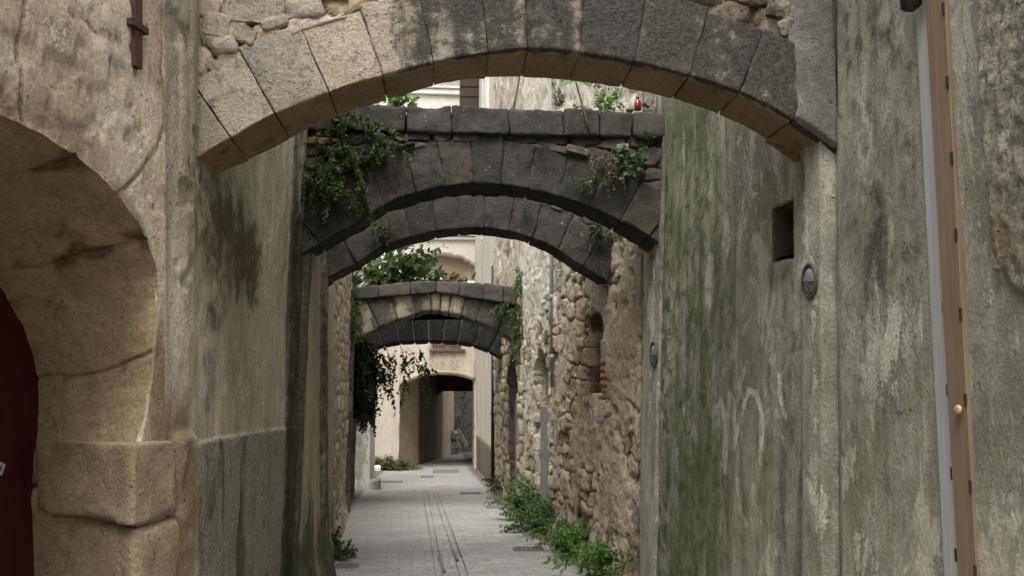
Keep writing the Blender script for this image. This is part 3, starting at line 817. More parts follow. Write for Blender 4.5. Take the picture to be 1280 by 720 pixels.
def vpipe(name, label, cat, x, y, z0, z1, r, mat, sock=None, group=None):
    t = empty(name, (x, y, z0), label, cat, group)
    mb = MB(); mb.tube([(x, y, z0), (x + .004, y, (z0 + z1) / 2), (x, y, z1)], r, 12); mb.build('pipe', mat, t, True)
    for z in (sock or []):
        mb = MB(); mb.tube([(x, y, z - .03), (x, y, z + .03)], r * 1.22, 12); mb.build('collar', mat, t, True)
    return t
p = at(605.5, 330, 21.0)
vpipe('downpipe', 'pale blue grey downpipe fixed to the far house side above the fourth arch', 'pipe', p.x, 21.0, 3.3, 10, .075, M_pipe, [4.1, 5.2, 8.4])
p = at(616, 500, 17.0)
vpipe('downpipe', 'thin dark downpipe at the corner where grey rubble meets cream render', 'pipe', p.x, 17.0, -.1, 4.0, .035, M_black, [1.2, 2.6])
q = WR3.yz(695, 420)
vpipe('conduit', 'thin grey conduit running up the warm rubble wall', 'pipe', float(WR3.X(q[0], 2)) - .05, q[0], 1.65, 6.5, .022, M_gpipe, [2.0, 2.7, 3.4])

# cable cover on the near plaster wall
def strip_box(name, pxs_top, pxs_bot, out0, out1, mat, parent, z0=.2, z1=5.2, bev=.003):
    yA0, zA = WR0.yz(pxs_top[0], 40); yA1, _ = WR0.yz(pxs_top[1], 40); yB0, zB = WR0.yz(pxs_bot[0], 680); yB1, _ = WR0.yz(pxs_bot[1], 680)
    def yy(a, b, z): return b + (a - b) * (z - zB) / (zA - zB)
    V = []
    zs = np.linspace(z0, z1, 40)
    prof = [(0, out0), (0, out1 - bev), (bev / abs(yA0 - yA1), out1), (1 - bev / abs(yA0 - yA1), out1), (1, out1 - bev), (1, out0)]
    for z in zs:
        y0 = yy(yA0, yB0, z); y1 = yy(yA1, yB1, z)
        x = float(WR0.X((y0 + y1) / 2, z))
        for (t_, o_) in prof: V.append((x - o_, y0 + (y1 - y0) * t_, z))
    n = len(prof)
    F = [(i * n + k, i * n + (k + 1) % n, (i + 1) * n + (k + 1) % n, (i + 1) * n + k) for i in range(len(zs) - 1) for k in range(n)]
    F += [tuple(range(n)), tuple((len(zs) - 1) * n + k for k in range(n))]
    mk(name, V, F, mat, parent, smooth=False)
    return lambda t_, z: (yy(yA0, yB0, z) + (yy(yA1, yB1, z) - yy(yA0, yB0, z)) * t_)
duct = empty('cable_cover', (1.82, 3.25, .2), 'tall tan metal cable cover with a pale grey strip beside it on the plaster wall', 'cable cover')
fz = strip_box('backing_strip', (1149, 1166), (1181, 1198), -.03, .008, M_zinc, duct)
ft = strip_box('cover_strip', (1164.5, 1187), (1200.5, 1224), -.03, .016, M_tan, duct)
for py in (97, 193, 288, 385, 488, 590, 688, 2, -95):
    for (f_, t_, o_) in ((fz, .93, .0085), (ft, .94, .0165)):
        z = WR0.yz(1180, py + (0 if f_ is fz else 12))[1]; y = f_(t_, z); x = float(WR0.X(y, z)) - o_
        mb = MB(); mb.box((x - .0015, y - .006, z - .022), (x + .004, y + .006, z + .022)); mb.build('slot', M_black, duct)
mb = MB(); yb, zb = WR0.yz(1156, 2)
mb.box((1.77, yb - .04, zb - .035), (1.83, yb + .03, zb + .12), bev=.01); mb.tube([(1.80, yb, zb), (1.77, yb + .02, zb + .2), (1.8, yb, zb + .5)], .018, 8)
tag(mb.build('cable_bracket', M_black, None, True), 'black bracket at the top of the pale strip beside the tan cable cover', 'bracket')
# snail on the cover
ys_, zs_ = WR0.yz(1208, 513); xs_ = float(WR0.X(ys_, zs_)) - .026
pts = []; rads = []
for i in range(70):
    a = i * .22; rr = .013 * math.exp(-a * .13)
    pts.append((xs_ - .010 * (1 - math.exp(-a * .13)), ys_ + rr * math.cos(a), zs_ + rr * math.sin(a))); rads.append(.0105 * math.exp(-a * .13))
mb = MB(); mb.tube(pts, rads, 10); tag(mb.build('snail', M_shell, None, True), 'small cream and brown snail shell stuck to the tan cable cover', 'snail')

def wall_lamp(W, px, py, r, off, label):
    y, z = W.yz(px, py); x = float(W.X(y, z)) - off
    t = empty('wall_lamp', (x, y, z), label, 'wall lamp', 'round wall lamps')
    mb = MB(); mb.torus((x - .012, y, z), (0, 1, 0), (0, 0, 1), r * .90, r * .095); mb.build('ring', M_ring, t, True)
    mb = MB(); n = 24; V = [(x - .03, y, z)]; F = []
    for ring, (rr, dx) in enumerate(((.35, .027), (.6, .02), (.75, .008), (.76, -.02))):
        for k in range(n): V.append((x - dx, y + r * rr * math.cos(k * 2 * math.pi / n), z + r * rr * math.sin(k * 2 * math.pi / n)))
    for k in range(n): F.append((0, 1 + k, 1 + (k + 1) % n))
    for q in range(3):
        for k in range(n): F.append((1 + q * n + k, 1 + (q + 1) * n + k, 1 + (q + 1) * n + (k + 1) % n, 1 + q * n + (k + 1) % n))
    mb.add(V, F); mb.build('lens', M_glass, t, True)
    mb = MB(); mb.tube([(x - .015, y - r * .85, z - .01), (x - .045, y, z - .004), (x - .015, y + r * .85, z)], .004, 6); mb.build('guard_wire', M_ring, t, True)
wall_lamp(WR1, 1021.5, 351, .090, .028, 'round wall lamp with dark ring and glass on the pier below the first arch')
wall_lamp(WR2, 824, 443, .105, .03, 'round wall lamp with dark ring on the pale pier under the second arch')
# ------------------------------------------------------------------ left side
# the house with the arched doorway: its face is turned slightly towards the street
C0 = Vector((-1.12, 3.66, 0)); D0 = Vector((-.218, -.9, 0)).normalized(); N0 = Vector((D0.y, -D0.x, 0))   # N0 points into the house
LEAN = .045
def on_l0(px, py, off=0.0):
    d = ray(px, py); z = 2.0
    for _ in range(12):
        o = C0 + N0 * off + Vector((LEAN * (2.9 - z), 0, 0))
        t_ = (o - EYE).dot(N0) / d.dot(N0); q = EYE + d * t_; z = q.z
    return (q - o).dot(D0), q.z
def l0(s, z, off):
    s = np.asarray(s, float); z = np.asarray(z, float); off = np.asarray(off, float) + 0 * s
    return np.stack([C0.x + D0.x * s + N0.x * off + LEAN * (2.9 - z), C0.y + D0.y * s + N0.y * off, z + 0 * s], -1)
b_l0 = empty('doorway_house', (-1.3, 2.8, 0), 'cream stone house with a deep arched doorway and dark red door', 'house')
fo = [on_l0(*q) for q in [(171, 790), (170, 660), (168, 600), (171, 556), (180, 545), (187, 500), (194, 440), (199, 380), (198, 335), (181, 288), (150, 243), (100, 196), (50, 163), (0, 143)]]
SC = .93
apex = (SC, fo[-1][1] + .004)
fo = [(fo[0][0], -.2)] + fo
half = fo + [apex]
full = half + [(2 * SC - s, z) for s, z in fo[::-1]]
def resample(pts, n):
    p = np.array(pts); d = np.r_[0, np.cumsum(np.hypot(*np.diff(p, axis=0).T))]
    t_ = np.linspace(0, d[-1], n)
    return np.c_[np.interp(t_, d, p[:, 0]), np.interp(t_, d, p[:, 1])]
NO = 860
def smooth(p, k=9, it=3):
    p = p.copy()
    for _ in range(it):
        q = np.pad(p, ((k, k), (0, 0)), 'edge'); s_ = np.cumsum(np.r_[np.zeros((1, 2)), q], 0)
        p2 = (s_[2 * k + 1:] - s_[:-2 * k - 1]) / (2 * k + 1); p2[0] = p[0]; p2[-1] = p[-1]; p = p2
    return p
fo_r = smooth(resample(full, NO), 10, 2)
fo_r[:, 0] += .006 * n2(fo_r[:, 0], fo_r[:, 1], 14, 3); fo_r[:, 1] += .006 * n2(fo_r[:, 0], fo_r[:, 1], 14, 8)
# outer rectangle met by rays from the foot of the doorway's axis
cs, cz = SC, -.2
ang = np.arctan2(fo_r[:, 1] - cz, fo_r[:, 0] - cs)
dx, dz = np.cos(ang), np.sin(ang)
S0, S1, Z1 = 0.0, 3.4, 5.4
with np.errstate(divide='ignore', invalid='ignore'):
    tx = np.where(dx < 0, (S0 - cs) / dx, (S1 - cs) / dx); tz = np.where(dz > 1e-6, (Z1 - cz) / dz, 1e9)
tt = np.minimum(tx, tz)
out = np.c_[cs + dx * tt, cz + dz * tt]
M = 130; w = np.linspace(0, 1, M) ** 1.6
S = fo_r[:, None, 0] * (1 - w) + out[:, None, 0] * w; Z = fo_r[:, None, 1] * (1 - w) + out[:, None, 1] * w
cracks = [[(200, 86), (206, 110), (209, 140), (206, 155), (196, 186), (176, 215), (150, 243)], [(88, 14), (112, 30), (128, 40), (150, 50)], [(205, 40), (203, 90)], [(163, 664), (212, 662)], [(40, 160), (30, 120), (24, 60), (32, 0)]]
def dist_lines(S, Z, paths):
    dmin = np.full(S.shape, 9.0)
    for path in paths:
        pts = [on_l0(*q) for q in path]
        for (a, b), (c, d) in zip(pts[:-1], pts[1:]):
            L2 = (c - a) ** 2 + (d - b) ** 2 + 1e-9
            t_ = np.clip(((S - a) * (c - a) + (Z - b) * (d - b)) / L2, 0, 1)
            dmin = np.minimum(dmin, np.hypot(S - a - t_ * (c - a), Z - b - t_ * (d - b)))
    return dmin
wob = .006 * n2(S, Z, 22, 6)
dl = dist_lines(S + wob, Z - wob, cracks)
def lb(px, py, rx, ry):
    cs_, cz_ = on_l0(px, py); s2, _ = on_l0(px + rx, py); _, z2 = on_l0(px, py + ry)
    return np.exp(-((S - cs_) / (s2 - cs_ + 1e-6)) ** 2 - ((Z - cz_) / (z2 - cz_ + 1e-6)) ** 2)
h = .007 * n2(S, Z, 2.6, 71) + .003 * n2(S, Z, 16, 72) - .008 * np.exp(-(dl / .008) ** 2) - .03 * sstep(.05, 0, w)[None] * (.5 + .5 * n2(S, Z, 10, 3))
h += -.008 * sstep(.1, .3, n2(S, Z, 9, 77, 4)) * (Z > 2.3)
P = l0(S, Z, -h)
dark = .09 + .36 * lb(115, 130, 22, 60) + .3 * lb(30, 40, 20, 60) + .35 * lb(80, 100, 10, 14) + .35 * lb(150, 60, 18, 26) + .3 * lb(8, 130, 14, 30) + .2 * sstep(.12, 0, w)[None] + 1.1 * np.exp(-(dl / .007) ** 2) + .25 * lb(185, 30, 16, 50)
pale = .16 + .35 * lb(148, 90, 12, 20) + .3 * lb(90, 60, 40, 30) + .4 * lb(82, 98, 4, 6) + .2 * lb(60, 30, 30, 20)
sheet('wall_face', P, M_left0, b_l0, dict(dark=dark, pale=pale, ochre=.25 + .45 * lb(198, 480, 16, 100) + .22 * lb(205, 560, 16, 160) - .12 * lb(180, 170, 40, 60)))
# deep reveal of the doorway, narrowing to the door
io = [on_l0(x, y, .60) for x, y in [(46, 790), (40, 650), (38, 560), (50, 548), (52, 500), (51, 460), (40, 428), (22, 388), (0, 350)]]
SI = SC + .02
io = [(io[0][0], -.2)] + io
iapex = (SI, 2.30)
ifull = io + [(.42, 2.2), iapex] + [(2 * SI - .42, 2.2)] + [(2 * SI - s, z) for s, z in io[::-1]]
io_r = smooth(resample(ifull, NO), 20, 3)
# pair the two outlines by height on the jambs
dep = np.linspace(0, 1, 60)
Sg = fo_r[:, None, 0] * (1 - dep) + io_r[:, None, 0] * dep; Zg = fo_r[:, None, 1] * (1 - dep) + io_r[:, None, 1] * dep
arcl = np.linspace(0, 1, NO)[:, None] * 5.4 + 0 * Sg
q = .010 * n2(arcl * 1.0, np.repeat(dep[None], NO, 0) * .6, 5, 81) + .006 * n2(arcl, np.repeat(dep[None], NO, 0) * .6, 20, 82)
jl = np.abs(((arcl / .40 + .15 * n2(arcl, np.repeat(dep[None], NO, 0), 2, 83)) % 1) - .5) * .40
q += -.014 * np.exp(-((.2 - jl) / .008) ** 2) * 1.0
nrm = np.stack([SI - Sg, 1.2 - Zg]); nrm /= np.linalg.norm(nrm, axis=0)
P = l0(Sg + nrm[0] * q, Zg + nrm[1] * q, .60 * dep[None] + 0 * Sg)
stn = n2(arcl, np.repeat(dep[None], NO, 0) * .6, 7, 88)
sheet('doorway_reveal', P, M_reveal, b_l0, dict(dark=.30 + .4 * np.exp(-((.2 - jl) / .03) ** 2) * sstep(-.1, .4, stn) + .35 * stn, ochre=.2 + .3 * n2(arcl, Sg, 3, 85), pale=0 * Sg))  # raised dark level holds the deep reveal's shade; joints and noise add stains
# jamb stones standing a little proud of the reveal
M_jamb = wall_mat('jamb_limestone', (.46, .385, .255), (.38, .31, .2), dark=(.10, .075, .05), pale=(.52, .46, .34), streak=(3, 3, 3), fine=60, bump=.005, mott=.35, drift=(.31, .25, .17))
def jamb(z0, z1, o0, o1, s_front, s_back, seed):
    hs = (z1 - z0)
    p, F, _ = block_pts((.60, .30, hs - .012), [26, 14, 18], .022, .008, seed)
    off = .27 + p[:, 0]; s_ = np.interp(off, [0, .6], [s_front, s_back]) - .15 + p[:, 1]; z = (z0 + z1) / 2 + p[:, 2]
    V = l0(s_, z, off)
    mk('jamb_stone', V, F, M_jamb, b_l0, dict(dark=.18 + .3 * sstep(.08, .0, np.minimum(z - z0, 9)) , ochre=.5 + .15 * n2(V[:, 1], V[:, 2], 3, 4), pale=.15 + 0 * z), merge=.0004)
zA = on_l0(160, 553)[1]; zB = on_l0(162, 658)[1]
jamb(zB, zA, 0, 0, on_l0(158, 600)[0], on_l0(38, 600, .6)[0], 4)
jamb(.5, zB, 0, 0, on_l0(163, 700)[0], on_l0(45, 700, .6)[0], 9)
jamb(-.1, .5, 0, 0, on_l0(162, 700)[0], on_l0(43, 700, .6)[0], 14)
# door leaf
mb = MB()
for k in range(13):
    s0 = -.74 + k * .23
    V = [l0(s, z, o) for (s, z, o) in ((s0, -.1, .60), (s0 + .226, -.1, .60), (s0 + .226, 2.6, .60), (s0, 2.6, .60), (s0, -.1, .66), (s0 + .226, -.1, .66), (s0 + .226, 2.6, .66), (s0, 2.6, .66))]
    mb.add(V, [(0, 1, 2, 3), (4, 7, 6, 5), (0, 4, 5, 1), (1, 5, 6, 2), (2, 6, 7, 3), (3, 7, 4, 0)])
door = mb.build('door', M_red, b_l0)
ss, sz = on_l0(-6, 582, .595)
mb = MB(); a = .42
def stk(u, v, o=.594): return l0(ss + (u * math.cos(a) - v * math.sin(a)), sz + (u * math.sin(a) + v * math.cos(a)), o)
mb.add([stk(-.05, -.022), stk(.05, -.022), stk(.05, .022), stk(-.05, .022), stk(-.05, -.022, .599), stk(.05, -.022, .599), stk(.05, .022, .599), stk(-.05, .022, .599)], [(0, 1, 2, 3), (4, 7, 6, 5), (0, 4, 5, 1), (1, 5, 6, 2), (2, 6, 7, 3), (3, 7, 4, 0)])
stick = mb.build('sticker', M_sticker, door)
mb = MB()
for gx, segs in ((-.038, [((0, 0), (-.5, 1)), ((-.5, 1), (-1, 0)), ((-.25, .4), (-.75, .4))]), (-.018, [((0, 1), (-.9, 1)), ((0, 1), (0, .5)), ((0, .5), (-.9, .5)), ((-.9, .5), (-.9, 0)), ((-.9, 0), (0, 0))])):
    for (p0, p1) in segs:
        A = Vector(p0) * .016; B = Vector(p1) * .016; dd = (B - A).normalized() * .0016; pp = Vector((-dd.y, dd.x))
        V = [stk(-(q.x) - .0 + gx + .0, q.y * 1.6 - .012, .5925) for q in (A - dd + pp, B + dd + pp, B + dd - pp, A - dd - pp)]
        mb.add(V, [(0, 1, 2, 3)])
mb.build('lettering', M_ink, stick)
# rusty iron strap near the corner
br = None
s1, z1 = on_l0(177, 84, -.03); s2, z2 = on_l0(178, -60, -.03)
t = empty('iron_strap', tuple(l0(s1, z1, -.03)), 'rusty iron wall strap with a small cross wedge, set upright in the cream stone', 'iron strap')
mb = MB()
def strapv(ds0, ds1, za, zb, o0, o1, sA, sB, zref):
    V = []
    for o_ in (o0, o1):
        for (d_, z_) in ((ds0, za), (ds1, za), (ds1, zb), (ds0, zb)):
            V.append(l0(sA + d_, z_, o_))
    return V, [(0, 1, 2, 3), (7, 6, 5, 4), (0, 4, 5, 1), (1, 5, 6, 2), (2, 6, 7, 3), (3, 7, 4, 0)]
mb.add(*strapv(-.023, .023, z1, z1 + .75, -.02, .02, s1, 0, 0)); mb.build('bar', M_rust, t)
zc = on_l0(177, 33, -.03)[1]
mb = MB(); mb.add(*strapv(-.055, .055, zc - .012, zc + .014, -.028, .01, s1, 0, 0)); mb.build('wedge', M_rust, t)

# plastered wall from the doorway corner to the second arch
WL1 = Wall([(3.66, -1.12 + LEAN * 1.3, -LEAN), (4.1, -1.05, -.035), node(6.7, (377, 230), (357, 690))], -1)
b_l1 = empty('stained_wall', (-1.1, 5.2, 0), 'tan plastered left wall with brown stains and a rough grey base, carrying the first arch', 'wall')
zd = 1.38
def dado(Y): return zd - .012 * (Y - 4) + .004 * n2(Y, Y * 0, 6, 3)
def h_l1(Y, Z):
    h = .014 * n2(Y, Z, 1.7, 91) + .005 * n2(Y, Z, 12, 92)
    h += .03 * sstep(4.1, 3.95, Y) * sstep(1.4, 1.7, Z) * (.8 + .4 * n2(Y * 6, Z, 2, 9)) * sstep(3.66, 3.9, Y)
    h += .014 * sstep(.006, -.006, Z - dado(Y)) * sstep(3.85, 4.05, Y)
    h += .05 * sstep(6.3, 6.75, Y) - .02 * sstep(6.62, 6.69, Y)
    h -= .02 * sstep(.2, .5, n2(Y, Z, 7, 95, 3)) * sstep(4.3, 4.0, Y) * (Z > 2)
    h += sstep(4.02, 3.95, Y) * sstep(1.45, 1.4, Z) * .035 * (1 + .5 * n2(Y, Z, 9, 97)) * sstep(3.66, 3.8, Y)
    h *= sstep(3.64, 3.76, Y)
    return h
def m_l1(Y, Z):
    W = WL1; Bq = lambda *a: W.blob(Y, Z, *a)
    co = sstep(.01, -.01, Z - dado(Y)) * sstep(3.98, 4.12, Y + .05 * n2(Y, Z, 6, 3))
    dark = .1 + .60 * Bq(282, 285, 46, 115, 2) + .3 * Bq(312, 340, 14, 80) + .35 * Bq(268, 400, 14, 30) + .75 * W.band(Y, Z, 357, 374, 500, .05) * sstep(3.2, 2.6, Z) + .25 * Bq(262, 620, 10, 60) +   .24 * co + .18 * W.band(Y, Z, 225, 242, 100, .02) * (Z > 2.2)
    dark += .3 * co * sstep(.3, .6, n2(Y * 4, Z * .8, 1, 17) + .3)
    pale = .05 + .5 * Bq(262, 475, 10, 60, 3) + .45 * Bq(318, 405, 6, 40) + .3 * Bq(210, 330, 10, 60) + .5 * Bq(222, 558, 12, 10)
    moss = .08 + .6 * W.band(Y, Z, 354, 366, 500, .06) + .2 * sstep(.7, .1, Z)
    ochre = .55 * sstep(4.02, 3.92, Y) * sstep(1.75, 1.4, Z) + .35 * Bq(280, 330, 45, 90) + .15
    return dict(dark=dark, pale=pale, moss=moss, coarse=co * .95, ochre=ochre * (1 - co))
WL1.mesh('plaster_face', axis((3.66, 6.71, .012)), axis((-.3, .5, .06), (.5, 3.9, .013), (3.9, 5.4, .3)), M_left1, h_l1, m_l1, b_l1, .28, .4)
# plinth-corner stones by the doorway (yellow quoins)

WL2 = Wall([node(6.7, (379, 300), (360, 690)), node(8.0, (402, 358), (405, 690)), node(9.2, (413, 400), (413, 655)), node(13.2, (437, 430), (431, 632))], -1)
b_l2 = empty('streaked_wall', (-1.05, 9, -.1), 'left wall of tan plaster with black mossy streaks, turning to rubble beyond the third arch', 'wall')
def h_l2(Y, Z):
    j, r1, r2 = stones(Y, Z, .3, .17, 131, .06, .4)
    ru = sstep(9.6, 10.0, Y + .15 * n2(Y, Z, 3, 7))
    h = .014 * n2(Y, Z, 2, 101) + ru * (sstep(0, .25, j) * .022 * (.4 + r2) - .012) + .006 * n2(Y, Z, 14, 103)
    h += .05 * sstep(8.15, 8.0, Y) - .05 * sstep(7.15, 7.2, Y) * sstep(7.95, 7.9, Y)
    h += .05 * sstep(.3, 0, Z - G(Y))
    return h
def m_l2(Y, Z):
    W = WL2
    j, r1, r2 = stones(Y, Z, .3, .17, 131, .06, .4)
    ru = sstep(9.6, 10.0, Y + .15 * n2(Y, Z, 3, 7))
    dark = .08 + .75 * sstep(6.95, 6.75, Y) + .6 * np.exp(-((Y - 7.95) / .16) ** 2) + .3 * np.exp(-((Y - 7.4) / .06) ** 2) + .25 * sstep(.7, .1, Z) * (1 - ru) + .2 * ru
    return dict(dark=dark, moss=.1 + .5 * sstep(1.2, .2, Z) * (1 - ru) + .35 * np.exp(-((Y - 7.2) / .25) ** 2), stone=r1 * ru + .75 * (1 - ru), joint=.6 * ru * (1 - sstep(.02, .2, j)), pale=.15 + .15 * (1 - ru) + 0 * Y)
M_left2 = wall_mat('tan_plaster_and_rubble', (.34, .30, .225), (.26, .23, .175), dark=(.04, .034, .026), pale=(.40, .38, .31), moss=(.05, .065, .025), streak=(10, 10, .4), fine=45, bump=.006, mott=.5,
                   stone=[(0, (.19, .155, .11)), (.4, (.34, .29, .21)), (.75, (.36, .315, .235)), (1, (.42, .37, .28))])
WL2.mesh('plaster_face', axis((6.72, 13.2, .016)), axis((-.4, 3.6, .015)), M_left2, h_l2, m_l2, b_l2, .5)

WL3 = Wall([node(13.22, (437, 430), (431, 632)), node(16.2, (448, 450), (443, 612))], -1)
b_l3 = empty('dark_wall', (-1.4, 14.7, -.2), 'short dark left wall behind the fourth arch, overhung by black leaved ivy', 'wall')
WL3.mesh('stone_face', axis((13.22, 16.2, .04)), axis((-.6, 3.3, .03)), M_dkrub, lambda Y, Z: .02 * n2(Y, Z, 3, 111) + .06 * sstep(13.7, 13.6, Y),
         lambda Y, Z: dict(dark=.25 + 0 * Y, stone=stones(Y, Z, .3, .2, 3)[1], joint=1 - sstep(.02, .2, stones(Y, Z, .3, .2, 3)[0])), b_l3, .5)
# grey pier beyond, with a stone step at its foot
pa = at(452, 560, 17.6); pb = at(463.5, 560, 17.6)
zf = float(G(17.6))
b_l4 = empty('grey_house', ((pa.x + pb.x) / 2, 17.9, zf), 'corner of a grey rendered house beyond the ivy, with a light edge', 'house')
P = np.stack(np.meshgrid(axis((-3.6, pb.x, .03)), axis((zf - .2, 7.6, .06)), indexing='ij'), -1)
X, Z = P[..., 0], P[..., 1]
sheet('front_wall', np.stack([X, 17.6 + .01 * n2(X, Z, 3, 2), Z], -1), M_right, b_l4, dict(dark=.15 + .3 * sstep(pb.x - .12, pb.x - .22, X), pale=.1 + .5 * sstep(pb.x - .12, pb.x - .06, X), moss=.1 + 0 * X), depth=(0, 1.2, 0))
sa = at(462, 604, 17.5); sb = at(474, 604, 17.5)
o = stone_block('stone_step', ((sa.x + sb.x) / 2, 17.75, zf + .09), (sb.x - sa.x, .5, .2), M_right, None, .015, .005, 3)
tag(o, 'small grey stone block standing at the foot of the grey house corner', 'stone block')

# ------------------------------------------------------------------ arches
def masks_a1(V, soff, fr):
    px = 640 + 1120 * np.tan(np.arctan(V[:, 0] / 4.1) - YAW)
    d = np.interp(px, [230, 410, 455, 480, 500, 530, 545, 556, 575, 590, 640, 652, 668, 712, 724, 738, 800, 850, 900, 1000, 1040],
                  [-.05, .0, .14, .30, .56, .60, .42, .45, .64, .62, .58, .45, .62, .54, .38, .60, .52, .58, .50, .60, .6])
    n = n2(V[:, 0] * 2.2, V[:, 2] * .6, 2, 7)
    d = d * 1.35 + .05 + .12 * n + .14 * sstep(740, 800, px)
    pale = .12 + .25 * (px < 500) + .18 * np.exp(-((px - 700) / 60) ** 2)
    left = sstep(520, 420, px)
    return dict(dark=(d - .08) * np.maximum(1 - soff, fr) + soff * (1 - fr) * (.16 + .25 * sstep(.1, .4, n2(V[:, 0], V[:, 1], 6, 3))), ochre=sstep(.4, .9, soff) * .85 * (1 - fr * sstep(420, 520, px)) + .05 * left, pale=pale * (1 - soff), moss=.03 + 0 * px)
A1 = empty('stone_arch', (.35, 4.27, 2.6), 'nearest stone arch, cream at its left end and sooty towards the right, spanning the alley', 'arch', 'arches across the alley')
fr1 = [(205, 232), (236, 205), (289, 173), (344, 142), (411, 115), (478, 94), (542, 78), (611, 66), (660, 60), (725, 64), (794, 77), (863, 95), (925, 115), (991, 149), (1039, 184), (1062, 202)]
bk1 = [(255, 226), (315, 200), (371, 168), (429, 142), (496, 122), (550, 106), (613, 98), (640, 97), (660, 96), (725, 102), (784, 111), (843, 125), (906, 148), (955, 174), (999, 203), (1020, 220)]
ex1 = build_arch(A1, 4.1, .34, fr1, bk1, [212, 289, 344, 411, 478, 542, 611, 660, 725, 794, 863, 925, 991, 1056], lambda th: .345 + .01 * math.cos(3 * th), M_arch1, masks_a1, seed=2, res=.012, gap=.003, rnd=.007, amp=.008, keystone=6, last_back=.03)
spandrel(A1, ex1, -1.13, 1.95, 4.1, .34, [(-2, 4.4), (2, 4.4)], M_rub, lambda X, Z: dict(dark=.12 + .6 * sstep(-.3, .6, X), pale=.1 + .2 * sstep(0, -.6, X)), wa=.26, wb=.14, seed=8, rel=.03, setback=.045)
for i, (px, py, w_, h_) in enumerate([(272, 33, 34, 30), (281, 58, 30, 22), (318, 12, 78, 42), (306, 44, 32, 24), (346, 30, 34, 14), (380, 13, 46, 26), (262, 12, 30, 26), (408, -8, 60, 22), (975, 14, 40, 26), (985, 36, 30, 24), (945, -2, 50, 20), (268, 84, 20, 16)]):
    q = at(px, py, 4.13); k = 4.13 / 1120
    stone_block('rubble_stone', (q.x, 4.165, q.z), (w_ * k, .13, h_ * k), M_arch1, A1, .014, .016, 20 + i, Matrix.Rotation(R([8, -12, 3, 20, -18, -8, 5, 0, 10, -14, 4, 30][i]), 4, 'Y'), res=[14, 10, 12],
                attrs=lambda V: dict(dark=.15 + .5 * sstep(-.2, .5, V[:, 0]), pale=.2 + 0 * V[:, 0]))

xi = np.array([at(x, y, 4.1).x for x, y in fr1]); zi = np.array([at(x, y, 4.1).z for x, y in fr1])
Zr = np.linspace(0, 1, 70)[None]; xL, xR = at(992, 140, 4.1).x, at(1046, 180, 4.1).x; xr = axis((xL, xR, .008))
xw = np.repeat(xr[:, None], 70, 1); zz = (np.interp(xr, xi, zi) + .022)[:, None] * (1 - Zr) + 4.4 * Zr
xw = xw + (.03 * n2(zz, zz * 0, 5, 3)) * sstep(xL + .13, xL, xw)
sheet('plaster_patch', np.stack([xw, 4.1 - .022 - .006 * n2(xw, zz, 9, 4) + .02 * sstep(xL + .04, xL, xw), zz], -1), M_gplast, A1, dict(dark=.25 + .25 * n2(xw, zz, 5, 2), pale=.0 + 0 * xw, moss=.1 + 0 * xw), depth=(0, .35, 0))

def masks_a2(V, soff, fr):
    n = n2(V[:, 0] * 2, V[:, 2] * .7, 2, 17)
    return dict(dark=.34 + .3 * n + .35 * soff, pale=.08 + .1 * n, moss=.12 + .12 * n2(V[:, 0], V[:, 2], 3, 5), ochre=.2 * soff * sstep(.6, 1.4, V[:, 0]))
A2 = empty('stone_arch', (.35, 6.9, 2.5), 'second arch, sooty black stone with a row of capping stones, keystone and green plants', 'arch', 'arches across the alley')
fr2 = [(352, 338), (379, 318), (410, 300), (450, 277), (485, 254), (527, 239), (593, 230), (627, 231), (672, 239), (731, 256), (777, 277), (810, 295), (831, 309), (850, 322)]
bk2 = [(355, 350), (379, 332), (410, 314), (450, 290), (485, 266), (527, 253), (560, 247), (593, 245), (627, 246), (677, 254), (722, 268), (777, 296), (803, 313), (830, 332)]
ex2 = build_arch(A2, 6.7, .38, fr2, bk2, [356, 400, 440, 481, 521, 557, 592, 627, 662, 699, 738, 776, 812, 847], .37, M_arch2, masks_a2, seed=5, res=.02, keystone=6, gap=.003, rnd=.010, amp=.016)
def m_sp2(X, Z): return dict(dark=.3 + .2 * n2(X, Z, 3, 4), moss=.15 + 0 * X, pale=.05 + 0 * X)
copt = lambda x: 2.6 + 0 * x
c2b = at(600, 169, 6.7).z; c2t = at(600, 136, 6.7).z
spandrel(A2, ex2, -1.06, 1.75, 6.7, .38, [(-2, c2b - .0), (2, c2b)], M_dkrub, m_sp2, wa=.22, wb=.12, seed=12, rel=.03, step=.016)
xs2 = [at(x, 150, 6.7).x for x in (372, 440, 508, 564, 637, 704, 748, 790, 836)]
coping(A2, 6.7, .38, xs2, lambda x: c2t + .02 * math.sin(x * 7) * .5 - .02 * max(0, -.2 - x), lambda x: c2b, M_arch2, lambda V: dict(dark=.12 + .25 * n2(V[:, 0], V[:, 2], 4, 3), pale=.08 + .14 * sstep(c2t - .08, c2t, V[:, 2]), moss=.2 + 0 * V[:, 0]), rnd=.022, amp=.016)
for i, (px, py, w_, h_) in enumerate([(405, 175, 40, 5), (392, 178, 30, 4), (503, 175, 16, 6), (512, 180, 14, 5), (498, 182, 18, 4), (722, 188, 30, 10), (778, 185, 16, 10), (430, 205, 26, 18), (470, 200, 22, 12)]):
    q = at(px, py, 6.68); k = 6.68 / 1120
    stone_block('tile_shard' if i < 5 else 'rubble_stone', (q.x, 6.72, q.z), (w_ * k, .12, h_ * k), M_rtile if i < 2 else M_arch2 if i != 5 and i != 6 else M_arch4, A2, .012, .005, 40 + i, Matrix.Rotation(R([2, -3, 10, -12, 4, 14, -6, 5, -8][i]), 4, 'Y'), res=[10, 8, 8], attrs=lambda V: dict(dark=.66 + 0 * V[:, 0]))

